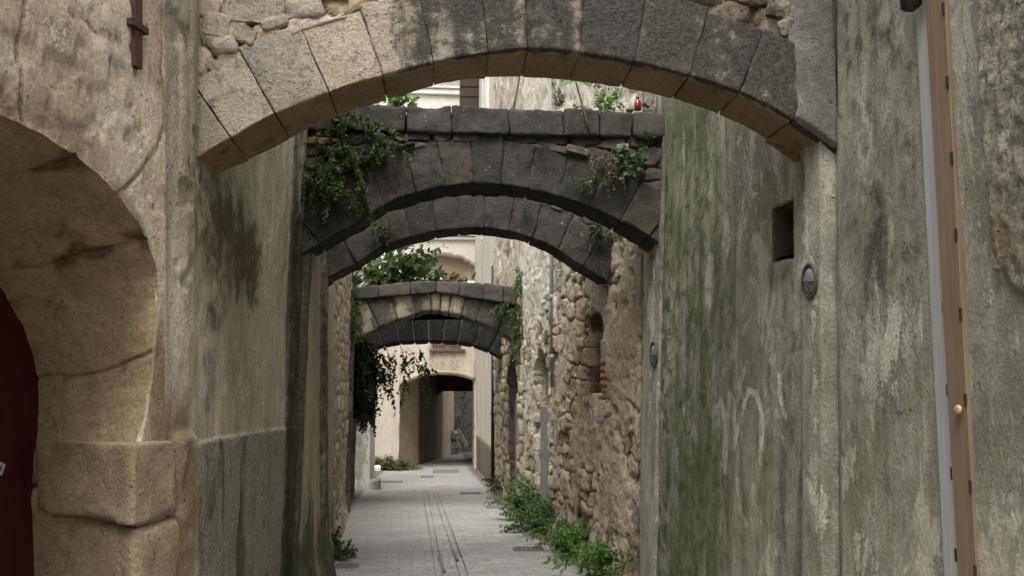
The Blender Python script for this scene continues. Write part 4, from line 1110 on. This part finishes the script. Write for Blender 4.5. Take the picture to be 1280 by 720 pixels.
A3 = empty('stone_arch', (.3, 8.2, 2.5), 'third arch, dark grey stone just behind the second arch and partly hidden by it', 'arch', 'arches across the alley')
fr3 = [(370, 378), (400, 355), (450, 327), (485, 306), (527, 293), (560, 287), (593, 285), (640, 290), (685, 306), (718, 327), (743, 342), (766, 357), (790, 375)]
bk3 = [(x + (2 if x < 560 else -3), y + 9) for x, y in fr3]
def masks_a3(V, soff, fr):
    n = n2(V[:, 0] * 2, V[:, 2] * .7, 2, 27)
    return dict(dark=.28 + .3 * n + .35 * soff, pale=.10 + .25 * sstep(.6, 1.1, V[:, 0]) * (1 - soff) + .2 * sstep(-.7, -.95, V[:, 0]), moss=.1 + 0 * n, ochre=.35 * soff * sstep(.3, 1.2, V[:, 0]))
ex3 = build_arch(A3, 8.0, .36, fr3, bk3, [372, 412, 446, 480, 514, 545, 575, 605, 636, 665, 697, 729, 760, 788], .36, M_arch2, masks_a3, seed=9, res=.025, keystone=6, gap=.003, rnd=.010, amp=.016)
c3t = at(600, 212, 8.0).z
spandrel(A3, ex3, -1.1, 1.63, 8.0, .36, [(-2, c3t), (2, c3t)], M_dkrub, m_sp2, wa=.22, wb=.12, seed=15, rel=.03, step=.02)

A4 = empty('stone_arch', (-.05, 13.5, 2.0), 'fourth arch, stained pale stone under a low gabled row of dark capping stones', 'arch', 'arches across the alley')
fr4 = [(428, 438), (437, 431), (444, 427), (469, 412), (493, 402), (518, 394), (535, 388), (560, 391), (588, 399), (618, 412), (636, 422), (647, 427), (660, 436)]
bk4 = [(x, y + 5) for x, y in fr4]
def masks_a4(V, soff, fr):
    px = 545 + 1120 * V[:, 0] / 13.3
    d = np.interp(px, [430, 462, 470, 480, 500, 515, 525, 535, 560, 580, 590, 600, 625, 650], [.12, .1, .55, .5, .1, .3, .5, .12, .15, .3, .5, .55, .7, .65])
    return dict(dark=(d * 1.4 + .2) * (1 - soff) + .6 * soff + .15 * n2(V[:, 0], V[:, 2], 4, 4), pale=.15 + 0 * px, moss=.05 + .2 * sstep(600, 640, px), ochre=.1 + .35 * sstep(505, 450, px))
ex4 = build_arch(A4, 13.3, .42, fr4, bk4, [431, 453, 474, 497, 519, 539, 550, 561, 577, 595, 622, 645, 657], .40, M_arch4, masks_a4, seed=11, res=.05, keystone=None, gap=.012, rnd=.03, amp=.010)
def z4(x, kind):
    px = 545 + 1120 * x / 13.3
    y = np.interp(px, [430, 442, 507, 544, 609, 651], [362, 361, 354, 352, 356, 360]) if kind else np.interp(px, [430, 442, 511, 546, 609, 651], [376, 375, 369, 366, 376, 382])
    return at(px, float(y), 13.3).z
spandrel(A4, ex4, -1.36, 1.3, 13.3, .42, [(at(x, 370, 13.3).x, z4(at(x, 370, 13.3).x, 0)) for x in (425, 442, 470, 511, 530, 546, 575, 609, 651, 660)], M_dkrub, lambda X, Z: dict(dark=.2 + 0 * X, pale=.1 + .2 * sstep(-.3, -1, X)), wa=.3, wb=.16, seed=18, rel=.03, step=.03)
coping(A4, 13.3, .42, [at(x, 360, 13.3).x for x in (430, 474, 513, 546, 574, 604, 628, 656)], lambda x: z4(x, 1), lambda x: z4(x, 0), M_arch2, lambda V: dict(dark=.12 + .25 * n2(V[:, 0], V[:, 2], 4, 3), pale=.15 + 0 * V[:, 0], moss=.1 + 0 * V[:, 0]), rnd=.02, amp=.018, seed=30, over=.1)

A5 = empty('stone_arch', (-.1, 16.2, 2.0), 'fifth arch, low and blackish, seen just underneath the fourth arch', 'arch', 'arches across the alley')
fr5 = [(432, 462), (443, 452), (455, 443), (467, 436), (493, 430), (524, 428), (556, 428), (589, 432), (612, 440), (626, 448), (638, 456)]
bk5 = [(x, y + 3) for x, y in fr5]
ex5 = build_arch(A5, 15.4, .5, fr5, bk5, [436, 460, 480, 500, 518, 536, 554, 572, 592, 612, 634], .5, M_arch2, lambda V, s, f: dict(dark=1.3 + .2 * n2(V[:, 0], V[:, 2], 3, 4), moss=.15 + .2 * sstep(.4, 1, V[:, 0]), pale=.02 + 0 * s), seed=14, res=.06, gap=.012, rnd=.03)
c5t = at(540, 372, 15.4).z
spandrel(A5, ex5, -1.5, 1.3, 15.4, .5, [(-2, c5t), (2, c5t)], M_dkrub, m_sp2, wa=.3, wb=.16, seed=21, rel=.03, step=.04)

# ------------------------------------------------------------------ far house spanning the street
YF = 24.4; zg = float(G(YF))
F0 = empty('cream_house', (0, YF, zg), 'tall cream house closing the street, with a low arched passage through its ground floor', 'house')
x0, x1 = at(499.5, 520, YF).x, at(592.5, 520, YF).x
zsp = at(500, 479, YF).z; zcr = at(550, 468, YF).z
def ptop(x):
    u = np.clip((x - x0) / (x1 - x0), 0, 1); return zsp + (zcr - zsp) * np.clip(1 - np.abs(2 * u - 1.15) ** 2.4, -.4, 1)
e = .0015
xs = np.r_[axis((-3.2, x0 - e, .05)), axis((x0 + e, x1 - e, .03)), axis((x1 + e, 1.9, .05))]
ins = (xs > x0) & (xs < x1)
zb = np.where(ins, ptop(xs), zg - .3); nz = 150
ztop = at(545, 88, YF).z
Tz = np.linspace(0, 1, nz)[None]
X = np.repeat(xs[:, None], nz, 1); Z = zb[:, None] * (1 - Tz) + ztop * Tz
wx0, wx1 = at(541, 430, YF).x, at(577, 430, YF).x; wz0 = at(560, 436, YF).z; wz1 = at(560, 352, YF).z
lx0, lx1 = at(506, 340, YF).x, at(599, 340, YF).x; lzc = at(555, 318, YF).z; lzb = at(555, 349, YF).z
um = (X - (lx0 + lx1) / 2) / ((lx1 - lx0) / 2)
lun = sstep(1.02, .98, np.abs(um)) * sstep(0, -.04, Z - (lzb + (lzc - lzb) * np.sqrt(np.clip(1 - um ** 2, 0, 1)) ** .8)) * sstep(lzb - .04, lzb, Z)
win = rect(X, Z, wx0, wx1, wz0, wz1, .02)
h = .012 * n2(X, Z, 1.2, 201) - .25 * lun - .22 * win
up = sstep(3.6, 4.3, Z)
lip = np.abs(Z - ptop(np.clip(X, x0, x1))) < .22
msk = dict(dark=.2 + .35 * sstep(.1, .5, n2(X * 2, Z * .5, 1, 203)) * (1 - up) + .5 * lun * sstep(.2, 1, n2(X, Z, 2, 5) + .9), pale=.1 + .9 * up * (1 - lun) + .25 * sstep(.55, .7, n2(X, Z, .8, 9) + .3) * sstep(1.6, 1.2, Z), ochre=.12 + .15 * (1 - up), moss=.5 * sstep(zg + .5, zg + .1, Z) * (X < x0), coarse=.95 * lun)
sheet('facade', np.stack([X, YF - h, Z], -1), M_cream, F0, msk, depth=(0, .9, 0))
# rounded lip over the passage
mb = MB()
xa = np.linspace(x0 - .02, x1 + .02, 30)
mb.tube([(x, YF + .03, float(ptop(np.clip(x, x0, x1))) + .06) for x in xa], .06, 10); mb.build('arch_moulding', M_jamb, F0, True)
mb = MB()
mb.box((wx0 - .08, YF - .10, wz0 - .09), (wx1 + .10, YF + .15, wz0 - .0), bev=.015); mb.build('window_sill', M_dim, F0)
mb = MB()
for k in range(2):
    a = wx0 + (wx1 - wx0) * k / 2; b = wx0 + (wx1 - wx0) * (k + 1) / 2
    mb.box((a + .01, YF + .10, wz0), (b - .01, YF + .15, wz1))
    for q in range(14):
        z = wz0 + .08 + q * (wz1 - wz0 - .15) / 14
        mb.box((a + .07, YF + .085, z), (b - .07, YF + .11, z + .06))
mb.build('shutter', M_brownwood, F0)
mb = MB(); mb.box((at(553, 345, YF).x, YF - .02, lzb - .03), (at(584, 345, YF).x, YF + .2, lzb + .10), bev=.01); mb.build('clay_lintel', M_rtile, F0)
mb = MB(); mb.box((lx0, YF - .05, lzb - .02), (at(553, 345, YF).x - .01, YF + .2, lzb + .05), bev=.01); mb.build('ledge', M_white, F0)
for py, hh in ((300, .10), (119, .16)):
    z = at(545, py, YF).z
    mb = MB(); mb.box((-3.2, YF - .10, z), (1.2, YF + .05, z + hh), bev=.02); mb.box((-3.2, YF - .16, z + hh + .003), (1.2, YF + .05, z + hh + .06), bev=.015); mb.build('cornice', M_white, F0)
mb = MB(); mb.add([(-3.3, YF - .35, ztop), (1.9, YF - .35, ztop), (1.9, YF + 3, ztop + 1.0), (-3.3, YF + 3, ztop + 1.0), (-3.3, YF - .35, ztop + .12), (1.9, YF - .35, ztop + .12), (1.9, YF + 3, ztop + 1.12), (-3.3, YF + 3, ztop + 1.12)], [(0, 3, 2, 1), (4, 5, 6, 7), (0, 1, 5, 4), (1, 2, 6, 5), (2, 3, 7, 6), (3, 0, 4, 7)]); mb.build('roof', M_rtile, F0)
# passage: side walls, ceiling, timber lintel and brace
def flat_wall(name, a, b, z0, z1, mat, parent, seed, attrs, thick=.3):
    n = max(4, int(math.hypot(b[0] - a[0], b[1] - a[1]) / .05))
    T, Z = np.meshgrid(np.linspace(0, 1, n), axis((z0, z1, .06)), indexing='ij')
    nx, ny = -(b[1] - a[1]), b[0] - a[0]; L = math.hypot(nx, ny); nx /= L; ny /= L
    hh = .015 * n2(T * L, Z, 3, seed)
    P = np.stack([a[0] + (b[0] - a[0]) * T + nx * hh, a[1] + (b[1] - a[1]) * T + ny * hh, Z], -1)
    return sheet(name, P, mat, parent, attrs(T, Z), depth=(nx * thick, ny * thick, 0))
pz = lambda x, y, Y: at(x, y, Y)
zc = zsp + .30
L_ = [(at(500, 520, 25.32).x, 25.32), (at(524, 520, 26.1).x, 26.1), (at(553, 520, 28.6).x, 28.6), (at(567.5, 520, 30.6).x, 30.6)]
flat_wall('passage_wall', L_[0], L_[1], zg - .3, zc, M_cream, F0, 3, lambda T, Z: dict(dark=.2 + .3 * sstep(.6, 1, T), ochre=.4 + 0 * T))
flat_wall('passage_wall', L_[1], L_[2], zg - .3, zc, M_dim, F0, 4, lambda T, Z: dict(dark=.35 + 0 * T, ochre=.3 + 0 * T))  # darker render puts the roofed passage's shade into the wall colour
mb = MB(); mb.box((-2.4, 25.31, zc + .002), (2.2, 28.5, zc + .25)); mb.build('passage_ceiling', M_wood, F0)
zl = at(570, 489, 28.3).z
mb = MB(); mb.box((-.9, 28.1, zl), (1.7, 28.45, zc + .001), bev=.02); mb.build('timber_lintel', M_wood, F0)
mb = MB()
qa = at(526, 506, 27.6); qb = at(552, 486, 28.0)
mb.tube([qa, qb], .09, 6); mb.build('timber_brace', M_wood, F0)
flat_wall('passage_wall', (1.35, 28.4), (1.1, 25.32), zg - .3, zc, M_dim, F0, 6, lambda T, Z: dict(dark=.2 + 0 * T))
b_l6 = empty('cream_outbuilding', (L_[2][0], 29.5, zg), 'sunlit cream wall seen through the dark passage', 'house')
flat_wall('side_wall', L_[2], L_[3], zg - .3, zg + 4, M_cream, b_l6, 7, lambda T, Z: dict(dark=.32 + .2 * sstep(.5, .2, Z), ochre=.6 + 0 * T))
b_l7 = empty('stone_house', (1.0, 31, zg), 'grey brown stone wall closing the view at the far end of the passage', 'house')
def m_end(T, Z):
    j, r1, r2 = stones(T * 2.5, Z, .3, .2, 77)
    return dict(stone=r1 * .7, joint=1 - sstep(.02, .2, j), dark=.3 + .1 * n2(T * 9, Z * .4, 1, 3))
flat_wall('end_wall', (L_[3][0] - .3, 30.9), (2.6, 31.3), zg - .3, zg + 4.5, M_dkrub, b_l7, 8, m_end)
# carved heap of rounded stones by that wall
RS = [((559 + 9, 545), .34, .30), ((568, 556), .40, .34), ((566, 566), .46, .42), ((577, 548), .16, .62)]
hp = empty('rounded_stone', tuple(at(568, 566, 30.2)), 'grey weathered heap of rounded stone standing beyond the passage exit', 'stone')
for i, ((px, py), w_, h_) in enumerate(RS):
    q = at(px, py, 30.2)
    stone_block('stone_lump' if i < 3 else 'stone_slab', (q.x, 30.2 + .05 * i, q.z), (w_, .34, h_), M_right, hp, .13 if i < 3 else .04, .03, 60 + i, Matrix.Rotation(R([15, -8, 4, -32][i]), 4, 'Y'), res=[12, 12, 12], attrs=lambda V: dict(dark=.5 + 0 * V[:, 0]))
q = on_street(473, 585)
o = stone_block('white_stone', (q.x, 23.9, q.z + .08), (.28, .2, .17), M_white, None, .06, .02, 71, res=[10, 10, 10]); tag(o, 'white lump of stone lying at the corner of the dark passage', 'stone')
# dark timber eave high on the right house
ea = at(575, 120, 23.0); eb = at(609, 120, 23.0)
t = empty('timber_hoist_box', ((ea.x + eb.x) / 2, 23, ea.z - .6), 'dark weathered timber box projecting high up between the white house and the right hand houses', 'timber box')
for k in range(4):
    mb = MB(); z = at(590, 140, 23.0).z + k * .27
    mb.box((ea.x, 22.6, z), (eb.x + .25, 23.4, z + .265), bev=.02); mb.build('plank', M_wood, t)

# rooms behind the camera: the alley simply continues
bk = empty('rear_house', (-1.9, -3, 0), 'tall cream house side further back along the alley', 'house')
flat_wall('side_wall', (-1.95, .7), (-2.0, -8), -.3, 6.0, M_cream, bk, 9, lambda T, Z: dict(dark=.15 + 0 * T))
# ------------------------------------------------------------------ plants
M_leafG = leaf_mat('leaf_fig_green', (.018, .045, .016), (.05, .10, .03), .35)
M_leafM = leaf_mat('leaf_olive', (.07, .075, .025), (.12, .12, .05), .15)
class Leaves:
    def __init__(s, seed): s.v = []; s.f = []; s.r = []; s.rng = random.Random(seed)
    def leaf(s, p, d, up, L, W, shape='oval', fold=.25, curl=.15, rnd=None):
        d = d.normalized(); side = d.cross(up)
        if side.length < 1e-4: side = d.orthogonal()
        side.normalize(); n = side.cross(d).normalized()
        b = len(s.v)
        if shape == 'lobed':
            prof = [(0, .10), (.12, .42), (.26, .22), (.40, .58), (.55, .26), (.72, .40), (.82, .16)]
        elif shape == 'needle':
            prof = [(0, .6), (.5, 1), (.9, .5)]
        elif shape == 'heart':
            prof = [(0, .32), (.18, .5), (.45, .42), (.75, .2)]
        else:
            prof = [(.0, .06), (.25, .42), (.55, .46), (.82, .22)]
        k = len(prof)
        for (t, w) in prof:
            c = p + d * (t * L) - n * (curl * t * t * L)
            s.v += [c, c + side * w * W + n * fold * w * W, c - side * w * W + n * fold * w * W]
        s.v.append(p + d * L - n * curl * L)
        for i in range(k - 1):
            a = b + 3 * i; c = a + 3
            s.f += [(a, c, c + 1, a + 1), (a, a + 2, c + 2, c)]
        a = b + 3 * (k - 1); tip = b + 3 * k
        s.f += [(a, tip, a + 1), (a, a + 2, tip)]
        rv = s.rng.random() if rnd is None else rnd
        s.r += [rv] * (3 * k + 1)

def rvec(rr): return Vector((rr.gauss(0, 1), rr.gauss(0, 1), rr.gauss(0, 1)))

def plant(name, label, cat, base, stems, length, main, spread, leafL, mat, seed, shape='oval', W=.55, droop=.0, wig=.25, per=2, root=(.03, .02, .02), start=.15, segs=8, branch=0, dens=1.0, group=None, srad=.003, kind=None, twist=.6):
    rr = random.Random(seed); lv = Leaves(seed); st = MB(); base = Vector(base); main = Vector(main).normalized()
    def grow(p, d, L, rad, lev):
        step = L / segs; pts = [p.copy()]
        for i in range(segs):
            d = (d + rvec(rr) * wig * .35 + Vector((0, 0, -droop * (i + 1) / segs))).normalized()
            p = p + d * step; pts.append(p.copy())
            if (i + 1) / segs >= start:
                n = per if rr.random() < dens else max(0, per - 1)
                for q in range(n):
                    o = rvec(rr); o = (o - d * o.dot(d)).normalized()
                    ld = (d * rr.uniform(.1, .9) + o * twist * 1.3).normalized()
                    l = leafL * rr.uniform(.55, 1.2) * (1 - .35 * i / segs)
                    up = (Vector((0, -.35, 1)) + rvec(rr) * .45).normalized()
                    lv.leaf(p - d * step * rr.random(), ld, up, l, l * W, shape)
            if lev < branch and i > 0 and rr.random() < .55:
                grow(p, (d + rvec(rr) * .7).normalized(), L * rr.uniform(.3, .55), rad * .6, lev + 1)
        st.tube(pts, [max(.0008, rad * (1 - .7 * i / segs)) for i in range(segs + 1)], 4, cap=False)
    for k in range(stems):
        p = base + Vector((rr.gauss(0, root[0]), rr.gauss(0, root[1]), rr.gauss(0, root[2])))
        d = (main + rvec(rr) * spread).normalized()
        grow(p, d, length * rr.uniform(.5, 1.1), srad, 0)
    t = empty(name, base, label, cat, group)
    mk('foliage', [tuple(q) for q in lv.v], lv.f, mat, t, {'rnd': lv.r}, smooth=True)
    st.build('stem', M_bark, t, True)
    return t

PG = 'plants rooted in the arches'
def pos(px, py, Y): return at(px, py, Y)
# second arch
plant('arch_bush', 'small leaved bush hanging on the second arch just under its capping stones', 'bush', pos(452, 168, 6.66), 27, .26, (.25, -.7, -.25), .75, .036, M_leafA, 1, droop=.5, branch=1, root=(.13, .01, .06), per=3, group=PG)
plant('arch_bush', 'wide dark green bush on the left haunch of the second arch, beside the wall', 'bush', pos(402, 222, 6.66), 42, .26, (.25, -.75, -.2), .75, .036, M_leafA, 2, droop=.55, branch=1, root=(.13, .01, .07), per=3, group=PG)
plant('arch_bush', 'sparse trailing sprig between the two bushes on the left of the second arch', 'bush', pos(425, 195, 6.66), 14, .24, (.2, -.6, .1), .8, .034, M_leafA, 3, droop=.3, root=(.12, .01, .05), per=2, group=PG)
plant('arch_plant', 'bright green broad leaved plant on the right end of the second arch', 'plant', pos(790, 196, 6.66), 12, .20, (-.1, -.8, .1), .8, .062, M_leafE, 4, 'lobed', W=.85, droop=.4, root=(.05, .01, .07), group=PG)
plant('arch_plant', 'withered brown plant hanging on the right haunch of the second arch', 'plant', pos(764, 192, 6.66), 22, .30, (-.1, -.5, -.6), .4, .034, M_leafD, 5, droop=.6, root=(.07, .01, .03), per=2, group=PG)
plant('arch_plant', 'small dark green plant low on the right haunch of the second arch', 'plant', pos(738, 226, 6.66), 14, .14, (-.3, -.7, -.1), .7, .034, M_leafA, 6, droop=.3, root=(.06, .01, .03), per=3, group=PG)
plant('arch_plant', 'rosemary like upright plant with needle leaves on top of the second arch', 'plant', pos(697, 137, 6.85), 5, .24, (0, 0, 1), .12, .04, M_leafC, 7, 'needle', W=.10, per=6, start=.1, root=(.02, .05, .0), segs=12, group=PG)
plant('arch_plant', 'light green leafy plant on top of the second arch near its right end', 'plant', pos(757, 137, 6.85), 12, .20, (0, 0, 1), .38, .05, M_leafB, 8, droop=.0, root=(.05, .05, .0), per=3, group=PG)
plant('arch_plant', 'pale green plant behind the left capping stones of the second arch', 'plant', pos(498, 139, 7.15), 16, .20, (.25, 0, .8), .55, .06, M_leafB, 9, 'lobed', W=.6, root=(.09, .04, .0), per=3, group=PG)
plant('arch_plant', 'few short weeds on the capping stones of the second arch beside the red bottle', 'plant', pos(780, 138, 6.85), 9, .09, (0, 0, 1), .6, .03, M_leafB, 10, root=(.08, .05, .0), per=2, group=PG)
# fig leaf on a bent stalk
lv = Leaves(3); t = empty('fig_shoot', pos(736, 150, 6.64), 'single large bright leaf on a bent dark stalk over the second arch', 'plant', PG)
mb = MB(); mb.tube([pos(737, 168, 6.64), pos(733, 150, 6.62), pos(727, 128, 6.66), pos(720, 103, 6.7), pos(716, 99, 6.7)], [.007, .007, .006, .005, .003], 6); mb.build('stem', M_bark, t, True)
c = pos(719, 101, 6.7)
for a in (-75, -35, 5, 45, 82):
    d = Vector((math.sin(R(a)), -.5, -.35 + .5 * math.cos(R(a)) * .4))
    lv.leaf(c, d, Vector((0, -.4, 1)), .15, .11, 'oval', .1, .2, .7)
mk('foliage', [tuple(q) for q in lv.v], lv.f, M_leafB, t, {'rnd': lv.r})
# third arch
plant('arch_plant', 'green tuft on the left of the third arch, seen just below the second arch', 'plant', pos(478, 284, 7.94), 14, .15, (.1, -.7, -.1), .7, .036, M_leafA, 11, droop=.3, root=(.07, .01, .03), per=3, group=PG)
plant('arch_plant', 'green tuft on the right of the third arch, tucked under the second arch', 'plant', pos(749, 288, 7.94), 16, .13, (0, -.7, -.1), .7, .036, M_leafA, 12, droop=.3, root=(.04, .01, .03), per=3, group=PG)
plant('arch_plant', 'tiny weed at the middle of the third arch', 'plant', pos(658, 262, 7.95), 6, .07, (0, -.7, .1), .7, .026, M_leafA, 13, root=(.02, .01, .01), group=PG)
plant('wall_plant', 'light green weed hanging from the rubble wall just beneath the third arch', 'plant', pos(713, 333, 9.9) + Vector((-.06, 0, 0)), 12, .22, (-.5, -.5, -.3), .5, .04, M_leafB, 14, droop=.6, root=(.02, .06, .06), per=2, group=PG)
# fourth arch
plant('fig_shrub', 'dark leafy shrub growing on top of the left end of the fourth arch', 'shrub', pos(446, 364, 13.95), 18, 1.45, (.62, .12, .5), .36, .17, M_leafG, 15, 'oval', W=.5, droop=.05, branch=1, root=(.16, .12, .02), per=2, segs=9, srad=.012, group=PG)
plant('arch_plant', 'feathery green tuft on the wall left of the fourth arch', 'plant', pos(440, 392, 13.1) + Vector((-.02, 0, 0)), 30, .34, (.35, -.6, .2), .5, .05, M_leafA, 16, 'needle', W=.16, droop=.5, root=(.03, .04, .14), per=5, group=PG)
plant('arch_plant', 'small green fern on the right face of the fourth arch', 'plant', pos(627, 385, 13.22), 12, .22, (0, -.8, .1), .7, .06, M_leafA, 17, droop=.3, root=(.05, .01, .02), per=3, group=PG)
plant('wall_plant', 'tall green hanging plant where the fourth arch meets the right wall', 'plant', pos(649, 412, 13.05), 40, .30, (-.45, -.7, -.1), .6, .05, M_leafA, 18, droop=.7, root=(.04, .03, .20), per=3, group=PG)
plant('wall_plant', 'bright green plant on the rubble wall above the right end of the fourth arch', 'plant', pos(651, 352, 12.95), 18, .22, (-.5, -.6, .1), .6, .05, M_leafB, 19, droop=.5, root=(.02, .03, .10), per=3, group=PG)
# ivy under the fourth arch
plant('hanging_ivy', 'large mass of black green ivy hanging down the left wall under the fourth arch', 'ivy', pos(448, 436, 14.7) + Vector((.02, 0, 0)), 60, .85, (.12, .0, -.8), .24, .085, M_leafC, 20, 'heart', W=.75, droop=.5, branch=1, root=(.05, .35, .2), per=3, segs=10, srad=.005, group='ivy under the arches')
plant('hanging_ivy', 'loose ivy trails hanging in the opening of the fourth arch, clear of the wall', 'ivy', pos(494, 432, 16.05), 9, .9, (.15, .05, -.7), .28, .07, M_leafC, 21, 'heart', W=.75, droop=.45, branch=1, root=(.28, .1, .03), per=2, segs=11, srad=.004, dens=.7, group='ivy under the arches')
# weeds along the right wall foot
WG = 'weeds along the right wall'
def weed(px, py, label, seed, stems, L, mat, leaf, root, main=(-.25, -.2, 1), spread=.45, droop=.12):
    b = on_street(px, py); b.z += .01
    return plant('weed_clump', label, 'weeds', b, stems, L, main, spread, leaf, mat, seed, droop=droop, branch=1, root=root, per=3, group=WG, srad=.004)
weed(668, 650, 'tall bluish green weed clump beside the blocked doorway, farthest of the big clumps', 31, 44, .55, M_leafF, .05, (.07, .2, .01))
weed(694, 667, 'upright mid green weed clump between the farthest clump and the bright low one', 32, 42, .52, M_leafF, .05, (.07, .16, .01))
weed(724, 694, 'bright green bushy weed clump near the drain grate', 33, 60, .38, M_leafB, .042, (.10, .28, .01), spread=.6)
weed(768, 722, 'bright green weed clump nearest to the pale pier, cut by the street edge', 34, 46, .36, M_leafB, .042, (.07, .2, .01), spread=.6)
weed(712, 674, 'short green weeds with pale tips behind the bright clump', 37, 20, .34, M_leafF, .04, (.05, .15, .01))
weed(632, 616, 'thin dark weeds at the foot of the far grey rubble wall', 35, 20, .4, M_leafA, .06, (.04, .5, .01))
weed(414, 697, 'small green weed at the foot of the left wall beside a drain grate', 36, 14, .22, M_leafA, .045, (.02, .08, .01), (.4, -.3, .7))
q = pos(481, 583, 24.3)
plant('moss_tuft', 'olive green tuft of grass and moss at the foot of the cream house', 'grass tuft', (q.x, 24.25, float(G(24.2))), 260, .42, (0, -.3, 1), .4, .07, M_leafM, 38, 'needle', W=.22, droop=.3, root=(.30, .05, .02), per=4)

# red bottle lying behind the capping stones
c = pos(797, 138, 6.92)
t = empty('red_bottle', tuple(c), 'small red plastic bottle standing on the right end of the second arch', 'bottle')
mb = MB(); prof = [(0, .026), (.004, .030), (.05, .030), (.075, .024), (.088, .012), (.10, .011)]
mb.tube([(c.x, c.y, c.z + z) for z, r in prof], [r for z, r in prof], 16); mb.build('body', M_redglass, t, True)
mb = MB(); mb.tube([(c.x, c.y, c.z + .096), (c.x, c.y, c.z + .112)], .013, 14); mb.build('cap', M_black, t, True)
k = 6.8 / 1120
for i, (px, py, w_, h_) in enumerate([(810, 128, 12, 14), (788, 137, 10, 6)]):
    q = pos(px, py, 6.8)
    o = stone_block('loose_stone', (q.x, 6.8, q.z), (w_ * k, .08, h_ * k), M_arch4, None, .02, .008, 90 + i, Matrix.Rotation(R(35 - 40 * i), 4, 'Y'), res=[9, 9, 9])
    tag(o, ['tilted grey stone lying right of the red bottle on the second arch', 'small pale pebble left of the red bottle on the second arch'][i], 'stone')
# thin cable slung over the second arch
mb = MB(); mb.tube([pos(641, 138, 7.1), pos(645, 120, 8.5), pos(652, 80, 10.5)], .012, 6)
tag(mb.build('slanting_cable', M_black, None, True), 'dark slanting cable crossing in front of the pale wall above the second arch', 'cable')

# ------------------------------------------------------------------ light
w = bpy.data.worlds.new('World'); sc.world = w; w.use_nodes = True
nt = NT(w.node_tree); bg = w.node_tree.nodes['Background']
sky = nt.node('ShaderNodeTexSky', sky_type='NISHITA'); sky.sun_disc = False
EL, AZ = R(60), R(193)          # azimuth measured clockwise from +Y: the light comes from behind the camera
sky.sun_elevation = EL; sky.sun_rotation = AZ; sky.air_density = 1.0; sky.dust_density = 3.0
hs = nt.node('ShaderNodeHueSaturation'); hs.inputs['Saturation'].default_value = .2
nt.l.new(sky.outputs[0], hs.inputs['Color']); nt.l.new(hs.outputs[0], bg.inputs['Color'])
bg.inputs['Strength'].default_value = .15
ld = bpy.data.lights.new('sun', 'SUN'); lo = bpy.data.objects.new('sun', ld); COL.objects.link(lo)
ld.energy = 1.2; ld.angle = R(35); ld.color = (1, .96, .9)
d = -Vector((math.sin(AZ) * math.cos(EL), math.cos(AZ) * math.cos(EL), math.sin(EL)))
lo.rotation_euler = d.to_track_quat('-Z', 'Y').to_euler()
sc.view_settings.view_transform = 'Standard'; sc.view_settings.look = 'None'; sc.view_settings.gamma = 1
sc.view_settings.exposure = 1.45
sc.render.engine = 'CYCLES'
sc.cycles.max_bounces = 8; sc.cycles.diffuse_bounces = 5
